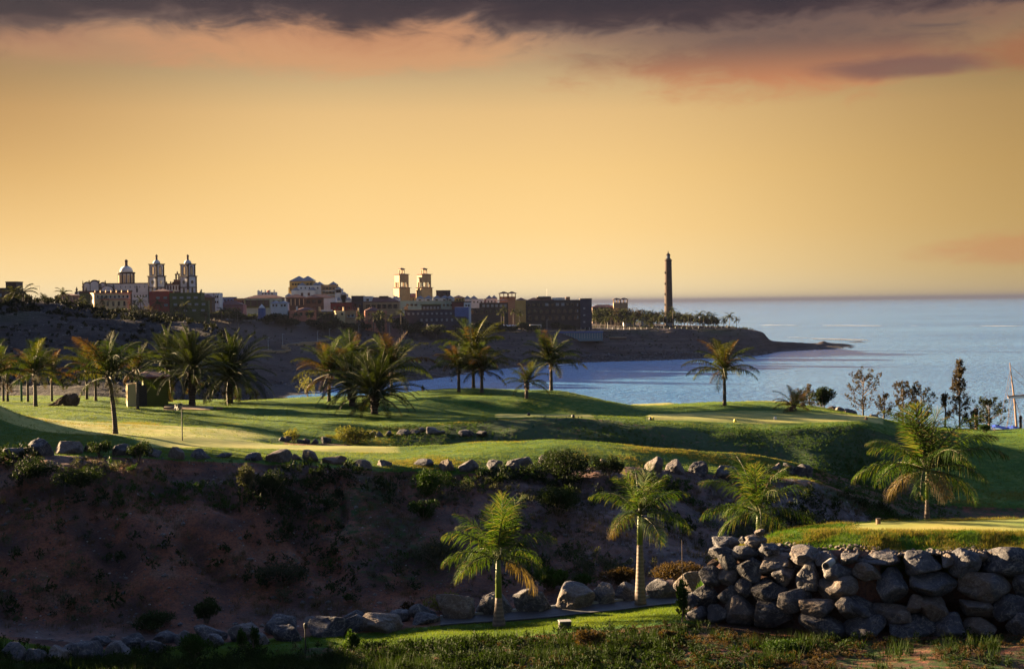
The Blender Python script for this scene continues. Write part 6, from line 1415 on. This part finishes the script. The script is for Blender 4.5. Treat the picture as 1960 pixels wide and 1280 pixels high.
nxt = ['at the left edge', 'left of the peaked one', 'peaked and biggest at the left', 'between the peaked one and the brown bush', 'half behind the brown bush', 'between the two wispy bushes', 'just right of the wispy bush', 'below and left of the flagstick', 'below the flagstick', 'thin and half buried right of the flagstick', 'low, left of the big pointed pair', 'wide, left of the pointed dark one', 'tiny and brown between two big ones', 'pointed and dark above the bare soil', 'brown and soil-covered above the gully', 'squat and grey at the gully head', 'low, above the green leafy bush', 'flat-topped above the green leafy bush', 'tilted and pale right of the green bush', 'round and pale, second right of the green bush', 'brownish, left of the large scrub mass', 'wide and grey at the left foot of the scrub mass', 'small, poking out of the scrub mass', 'tiny and dark right of the scrub mass', 'behind the tip of the slim-trunked palm', 'first right of the slim palm tip', 'second right of the slim palm tip', 'alone between two palm crowns', 'small, behind the palm crown at the spur end', 'leftmost of the two at the end of the spur', 'last one at the end of the spur']
for i, (x, y, w_, h_) in enumerate(rim):
    boulder('grey %s rim boulder, %s' % (shape_word(w_, h_), nxt[i]), x, y, w_, h_, 2000 + i, None, 'rock_rust' if i in (12, 14) else 'rock', 'boulders along the rim of the green', sink=.2)
mid = [(540, 840, 13, 10), (550, 840, 17, 14), (574, 844, 13, 9), (586, 844, 15, 13), (602, 845, 15, 12), (624, 842, 20, 14), (713, 829, 18, 13), (726, 831, 16, 12), (744, 829, 13, 11), (771, 827, 26, 13), (795, 826, 22, 10), (808, 822, 15, 10), (830, 824, 28, 17), (848, 828, 9, 9), (892, 828, 30, 13), (923, 830, 22, 13)]
for i, (x, y, w_, h_) in enumerate(mid):
    boulder('small grey rock in the hollow between the greens, %s' % ordw(i, len(mid)), x, y, w_, h_, 2200 + i, None, 'rock', 'small rocks in the hollow between the greens', 'rock', hi=False, sink=.1)
floor = [(-40, 1250, 60, 38), (25, 1245, 48, 38), (66, 1254, 42, 32), (110, 1252, 46, 38), (132, 1238, 34, 20), (165, 1245, 60, 44), (193, 1224, 38, 22), (229, 1244, 56, 40), (253, 1227, 48, 34), (289, 1239, 48, 32), (320, 1218, 50, 28), (350, 1220, 30, 32), (399, 1212, 60, 40), (412, 1223, 40, 28), (466, 1209, 58, 38), (493, 1220, 34, 28), (505, 1224, 22, 22), (536, 1195, 60, 40), (549, 1211, 58, 36), (602, 1190, 42, 24), (627, 1198, 74, 44), (676, 1192, 54, 38), (680, 1176, 42, 20), (731, 1190, 80, 42), (765, 1177, 42, 28), (808, 1171, 52, 38), (816, 1182, 56, 24), (872, 1160, 72, 54), (946, 1154, 68, 52), (1018, 1147, 68, 54), (1098, 1140, 78, 54), (1152, 1135, 50, 46), (1199, 1132, 48, 42), (1265, 1125, 56, 42), (1316, 1115, 52, 52)]
near_lab = {27: 'craggy peaked, at the lower end of the path kerb', 28: 'dark rounded, directly behind the ringed palm trunk', 29: 'dark rounded, first right of the ringed palm trunk', 30: 'dark twin-peaked and widest beside the path', 31: 'brownish block left of the pale one', 32: 'pale greenish round, left of the slim palm trunk', 33: 'rounded grey, right of the slim palm trunk', 34: 'dark and tall, beside the stone wall end'}
for i, (x, y, w_, h_) in enumerate(floor):
    lab = 'ravine floor boulder, ' + (near_lab[i] if i in near_lab else '%s %s, %s in the line' % (size_word(w_), shape_word(w_, h_), (ORD[i] + ' from the left' if i < 20 else ['seventh', 'sixth', 'fifth', 'fourth', 'third', 'second', 'first'][i - 20] + ' left of the craggy kerb-end one')))
    boulder(lab, x, y, w_, h_, 2400 + i, None, 'rock', 'boulders lining the ravine floor', sink=.15)
for i, (x, y, w_, h_, D_) in enumerate([(1592, 783, 26, 14, 128), (1608, 786, 28, 16, 127), (1627, 789, 24, 16, 126), (1672, 797, 18, 10, 126)]):
    boulder('brown cliff-edge rock right of the cone bush, %s' % ordw(i, 4), x, y, w_, h_, 2600 + i, D_, 'rock_rust' if i == 0 else 'rock', 'rocks on the cliff edge', 'rock', hi=False)
for i, (x, y, w_, h_, D_) in enumerate([(509, 760, 26, 26, 262), (488, 768, 20, 14, 258)]):
    boulder(['dark sea stack at the foot of the brown hillside, the taller', 'dark sea stack at the foot of the brown hillside, the lower'][i], x, y, w_, h_ + 10, 2650 + i, D_, 'rock', 'rocks on the beach', 'sea_rock', hi=False)
boulder('pale little stone lying at the left foot of the boulder wall, the bigger one', 1308, 1193, 16, 7, 2701, 50.6, 'kerb', 'pale stones at the wall foot', 'stone', hi=False)
boulder('pale little stone lying at the left foot of the boulder wall, the smaller one', 1327, 1191, 9, 6, 2702, 50.6, 'kerb', 'pale stones at the wall foot', 'stone', hi=False)
# ------------------------------------------------------------------ small things on the course
p = hit(349, 843); k = p.y / F; H = (843 - 771) * k
o = empty('flagstick', p, 0, 'black and white banded flagstick with a chequered flag on the green', 'flagstick')
n = 8
for i in range(n):
    MB().tube([(0, 0, H * i / n), (0, 0, H * (i + 1) / n)], .034, 8).build('pole_band', MAT['black_paint' if i % 2 == 0 else 'flag_white'], o)
fl = []
NX, NZ = 4, 3
qb, qw = MB(), MB()
def fp(i, j):
    u, v = i / NX, j / NZ
    return (-.46 * u + .03 * math.sin(v * 5), -.14 * math.sin(u * 4 + v) , H - .02 - .36 * v - .10 * u * u + .03 * math.sin(u * 7))
for i in range(NX):
    for j in range(NZ):
        (qw if (i + j) % 2 else qb).add([fp(i, j), fp(i + 1, j), fp(i + 1, j + 1), fp(i, j + 1)], [(0, 1, 2, 3)])
f = MB(); f.v, f.f, f.m, f.n = qb.v + qw.v, qb.f + [tuple(a + qb.n for a in t_) for t_ in qw.f], [0] * len(qb.f) + [1] * len(qw.f), qb.n + qw.n
f.build('flag', [MAT['black_paint'], MAT['flag_white']], o)
# hut
D = 113; g = at(275, D); k = D / F
o = empty('golf_hut', (P(286, 785, D).x, D, g.z), R(18), 'small olive green hut with sunlit left wall behind the palms', 'hut')
W = 62 * k; Hh = 52 * k; dp = 2.6
MB().box((.55, dp / 2, Hh / 2 - .1), (W * .72, dp, Hh + .2)).build('wall', MAT['olive_wall'], o)
MB().box((-W * .48, dp / 2 - .1, Hh / 2 - .25), (W * .34, dp * .9, Hh - .3)).build('side_wall', MAT['cream_wall'], o)
MB().box((-.55, -.03, Hh * .38), (.75, .1, Hh * .78)).build('door', MAT['dark_wall'], o)
MB().hip((.1, dp / 2, Hh), W * 1.05, dp, .55, 0, .3).build('roof', MAT['maroon_roof'], o)
# green pole
p = at(38.5, 114); MB().tube([(0, 0, -.3), (0, 0, 40 * 114 / F)], .10, 8).build('post', MAT['green_paint'], loc=p); tag(bpy.data.objects['post'], 'green pole standing between thin palms at the left', 'pole')
# root heap
p = at(124, 110); o = empty('root_heap', p, 0, 'brown heap of cut palm roots and fronds lying on the grass', 'root heap'); r = random.Random(3)
me = boulder_mesh('root_ball', 1.5, 1.2, 1.15, 77, 'dead_stump', True, amp=.11); link('root_ball', me, o, (.35, 0, .45))
q = MB()
for i in range(60):
    a = r.uniform(2.2, 3.9); L = r.uniform(.6, 1.7); z = r.uniform(.3, .95)
    q.tube([(.1, 0, z), (.1 + math.cos(a) * L * .5, math.sin(a) * .5, z * .62), (.1 + math.cos(a) * L, math.sin(a) * .8, .03)], [.035, .025, .012], 4)
q.build('dead_fronds', MAT['dead_stump'], o)
# paving by the hut and logs
p0 = [P(313, 790, 108), P(402, 788, 108), P(412, 784, 113), P(316, 784, 113)]
n_ = 14; vs = []; 
for j in range(5):
    for i in range(n_ + 1):
        u, v = i / n_, j / 4; a = p0[0].lerp(p0[1], u); c = p0[3].lerp(p0[2], u); q_ = a.lerp(c, v); vs.append((q_.x, q_.y, gz(q_.x, q_.y)[0] + .05))
fs = [(j * (n_ + 1) + i, j * (n_ + 1) + i + 1, (j + 1) * (n_ + 1) + i + 1, (j + 1) * (n_ + 1) + i) for j in range(4) for i in range(n_)]
tag(MB().add(vs, fs).build('paved_pad', MAT['beige_wall']), kind='structure')
for i, (x, L, mt) in enumerate([(322, 22, 'wood'), (398, 14, 'kerb'), (418, 12, 'wood')]):
    p = at(x, 108.5); q = MB(); q.tube([(-L * k / 2, 0, .09), (L * k / 2, .1, .09)], .1, 8)
    ob = q.build('log', MAT[mt], loc=p); tag(ob, ['log lying at the hut end of the paved pad', 'pale log at the right end of the paved pad', 'short dark log right of the pale one'][i], 'log', 'logs beside the paved pad')
# tee markers
for i, (x, y, mt, lab) in enumerate([(1012, 795, 'black_paint', 'black tee marker at the back of the left lit tee'), (1097, 799, 'black_paint', 'black tee marker at the right end of the left lit tee'), (1245, 804, 'black_paint', 'black tee marker at the left end of the long tee'), (1249, 804, 'yellow_paint', 'yellow tee marker touching the black one at the left end of the long tee'), (1407, 807, 'yellow_paint', 'lone yellow tee marker in the middle of the long tee'), (1484, 803, 'white_paint', 'pale tee marker on the long tee'), (1658, 803, 'wood', 'brown tee marker at the far right end of the long tee')]):
    p = hit(x, y); q = MB(); q.lathe([(.11, -.05), (.12, .10), (.10, .18), (.04, .22)], 10); q.box((0, 0, .02), (.2, .2, .05))
    tag(q.build('tee_marker', MAT[mt], loc=p), lab, 'tee marker', 'tee markers')
p = hit(1681, 1003, 'tee'); o = empty('tee_post', p, 0, 'short wooden post on the raised tee above the wall', 'post'); MB().lathe([(.09, -.1), (.09, .17), (.08, .2)], 10).build('post', MAT['wood'], o); MB().lathe([(.095, 0), (.095, .03)], 10, (0, 0, .18)).build('cap', MAT['dark_trim'], o)
# lamp box, stake, sapling, pipe
p = hit(1081, 1202); o = empty('ground_light', p, R(8), 'small black box light with a pale top at the edge of the lawn', 'light'); MB().box((0, 0, .12), (.42, .34, .26)).build('housing', MAT['black_paint'], o); MB().box((0, 0, .265), (.44, .36, .03)).build('lid', MAT['kerb'], o)
p = hit(585, 1252); o = empty('irrigation_stake', p, 0, 'thin black stake with a round head before the boulders', 'stake'); MB().tube([(0, 0, -.1), (0, 0, .95)], .025, 8).build('rod', MAT['black_paint'], o); MB().lathe([(.05, 0), (.06, .06), (.06, .16), (.03, .2)], 10, (0, 0, .9)).build('head', MAT['black_paint'], o)
p = hit(1306, 1192); o = empty('sapling', p, 0, 'tall thin sapling with a bare tip left of the boulder wall', 'sapling'); Hs = 160 * p.y / F
MB().tube([(0, 0, -.1), (.03, 0, Hs * .4), (0, 0, Hs)], [.03, .018, .006], 6).build('stem', MAT['twig'], o)
V, Fq = leaf_cloud(500, .24, .24, 1.0, .12, 55, 12, 1.5); link('foliage', np_mesh('foliage', V, Fq, MAT['scrub_green']), o)
p = P(1592, 1074, 47.9); o = empty('drain_pipe', p, R(0), 'round drain pipe end poking out between the wall boulders', 'pipe')
MB().lathe([(.13, 0), (.13, .9), (.10, .9), (.10, 0)], 16).build('pipe', MAT['kerb'], o, True, rot=(R(90), 0, R(-25)))
MB().lathe([(.085, 0), (.085, .02)], 16).build('bore', MAT['black_paint'], o, loc=(-.40, -.83, 0), rot=(R(90), 0, R(-25)))
# ship
D = 372; k = D / F
o = empty('sailing_ship', (P(1940, 830, D).x, D, 0), R(-12), 'old sailing ship with tall wooden mast, rigging and blue tarp lying off the point', 'ship')
zd = P(1930, 828, D).z
secs = []; q = MB(); Ls = 17; vs = []; ns, nv = 14, 7
for i in range(ns + 1):
    u = i / ns; x = -6 + Ls * u; wd_ = 2.5 * math.sin(math.pi * min(max(u * .8 + .22, 0), 1)) ** .6 if u < .98 else .1; sh = .9 * (2 * u - .75) ** 2
    for j in range(nv + 1):
        a = math.pi * j / nv; vs.append((x, -math.cos(a) * wd_, zd + sh - math.sin(a) ** .7 * (zd + sh + .8)))
q.add(vs, [(i * (nv + 1) + j, (i + 1) * (nv + 1) + j, (i + 1) * (nv + 1) + j + 1, i * (nv + 1) + j + 1) for i in range(ns) for j in range(nv)] + [(i * (nv + 1) + nv, (i + 1) * (nv + 1) + nv, (i + 1) * (nv + 1), i * (nv + 1)) for i in range(ns)])
q.build('hull', MAT['hull_dark'], o)
mt = P(1932, 694, D).z
mast = MB().tube([(.9, 0, zd - 1), (.3, 0, zd + 8), (-.9, 0, mt)], [.32, .26, .09], 10).build('mast', MAT['mast_wood'], o)
MB().box((.05, 0, zd + 9.6), (.8, .8, .5)).build('crow_nest', MAT['mast_wood'], mast)
yz = P(1940, 757, D).z
MB().tube([(-1.6, -.3, yz - .2), (6.5, .3, yz + .4)], .2, 8).build('yard', MAT['mast_wood'], o)
MB().tube([(-1.4, -.35, yz - .5), (1.5, -.3, yz - .35), (6.2, .2, yz - .1)], [.22, .34, .25], 8).build('furled_sail', MAT['canvas'], o)
MB().tube([(8.5, 0, zd - 1), (8.0, 0, zd + 14)], [.3, .1], 8).build('mast', MAT['mast_wood'], o)
for a, c in (((-1.9, -1.5, zd), (-.5, 0, mt - 4)), ((-2.4, -1.5, zd), (0, 0, zd + 10)), ((-3.8, 0, zd), (-.8, 0, mt - 2)), ((2.6, -1.5, zd), (0, 0, zd + 10)), ((-.9, 0, mt - .5), (8.0, 0, zd + 9)), ((-.9, 0, mt - 3), (6, 0, yz)), ((3.6, -1.5, zd), (0, 0, zd + 9.5)), ((-1.6, 0, yz), (-.9, 0, mt - 5))):
    MB().tube([a, c], .045, 4).build('rigging', MAT['twig'], o)
lad = MB()
for s_ in (-1, 1): lad.tube([(-.9 + .5 * s_ - .8, -1.6, zd), (.1 + .15 * s_, -.3, zd + 8.5)], .04, 4)
for i in range(14):
    t_ = i / 14; lad.tube([(-1.7 + 1.8 * t_ - (.5 - .35 * t_), -1.6 + 1.3 * t_, zd + 8.5 * t_), (-1.7 + 1.8 * t_ + (.5 - .35 * t_), -1.6 + 1.3 * t_, zd + 8.5 * t_)], .03, 4)
lad.build('rope_ladder', MAT['twig'], o)
vs = [(-5.5 + 7 * i / 8, -2.2 + 4.4 * j / 4, zd + 1.9 + .25 * math.sin(i * 1.3) - .28 * abs(j - 2) - .05 * i) for i in range(9) for j in range(5)]
q = MB().add(vs, [(i * 5 + j, (i + 1) * 5 + j, (i + 1) * 5 + j + 1, i * 5 + j + 1) for i in range(8) for j in range(4)]); q.add([(v[0], v[1], v[2] + .06) for v in vs], [(i * 5 + j, i * 5 + j + 1, (i + 1) * 5 + j + 1, (i + 1) * 5 + j) for i in range(8) for j in range(4)])
q.build('tarp', MAT['blue_tarp'], o)
for x in (-5.2, 1.2):
    for y in (-2, 2): MB().tube([(x, y, zd - .3), (x, y, zd + 1.6)], .07, 5).build('awning_pole', MAT['wood'], o)
MB().box((-2.2, 0, zd + .35), (5, 2.4, .9)).build('deck_house', MAT['brown_wall'], o)
p = at(1869, 128); MB().tube([(0, 0, -.3), (-.06, 0, 30 * 128 / F)], [.17, .15], 10).build('trunk', MAT['wood'], empty('wooden_post', p, 0, 'thick wooden post with a dark cap on the cliff edge', 'post'))
MB().lathe([(.2, 0), (.2, .55), (.1, .62)], 10).build('cap', MAT['dark_trim'], bpy.data.objects['wooden_post'], loc=(-.06, 0, 30 * 128 / F))
p = at(1953, 127); o = empty('wooden_post', p, 0, 'short dark post at the right edge below the ship', 'post'); MB().tube([(0, 0, -.3), (0, 0, 1.1)], .12, 8).build('trunk', MAT['dark_trim'], o); MB().lathe([(.15, 0), (.15, .2), (.05, .3)], 8).build('cap', MAT['dark_trim'], o, loc=(0, 0, 1.05))
# surf: broken white water as thin uneven sheets lying on the sea
def surf_strip(px0, px1, y0, y1, wpx, seed, thr=.0, n=260, m=14):
    """y0..y1: image height at both ends on the sea level"""
    q = MB()
    for i in range(n):
        px = px0 + (px1 - px0) * i / n; yy = y0 + (y1 - y0) * i / n; dep = 38.0
        D = dep * F / (yy - hor(px)); D2 = dep * F / (yy + wpx - hor(px)); w_ = (D - D2)
        dx = (px1 - px0) / n * D / F
        for j in range(m):
            Y_ = D2 + w_ * (j / m); X_ = (px - 980) / F * Y_
            e = 1 - abs(j / m - .5) * 2
            if fbm(np.array([X_]), np.array([Y_ * .5]), 30, 4, seed)[0] + e * .35 - .12 > thr:
                z = .4; h = w_ / m; x2 = X_ + dx * 1.02
                q.add([(X_, Y_, z), (x2, Y_, z), (x2, Y_ + h, z), (X_, Y_ + h, z)], [(0, 1, 2, 3)])
    return q
for a in ((1480, 1700, 644, 652, 3.0, 1, .12), (1460, 1600, 655, 659, 4.0, 2, .1), (1410, 1980, 622.5, 624.5, .9, 3, .16), (1500, 1600, 666, 670, 3, 4, .2), (1130, 1420, 690, 682, 1.6, 5, .15), (850, 1130, 718, 694, 2.0, 6, .15), (520, 640, 742, 741, 2.5, 7, .12), (530, 610, 752, 750, 3, 8, .25)):
    tag(surf_strip(*a).build('surf', MAT['foam']), kind='stuff')
# ------------------------------------------------------------------ the air
m = bpy.data.materials.new('haze'); m.use_nodes = True; t = NT(m.node_tree); t.n.clear()
o = t.node('ShaderNodeOutputMaterial'); pv = t.node('ShaderNodeVolumePrincipled')
pv.inputs['Color'].default_value = (.060, .070, .115, 1); pv.inputs['Density'].default_value = .000055; pv.inputs['Anisotropy'].default_value = 0.2
t.l.new(pv.outputs[0], o.inputs['Volume'])
hb = MB().box((0, 44000, 19), (190000, 91000, 134)).build('haze', m)
tag(hb, kind='stuff')
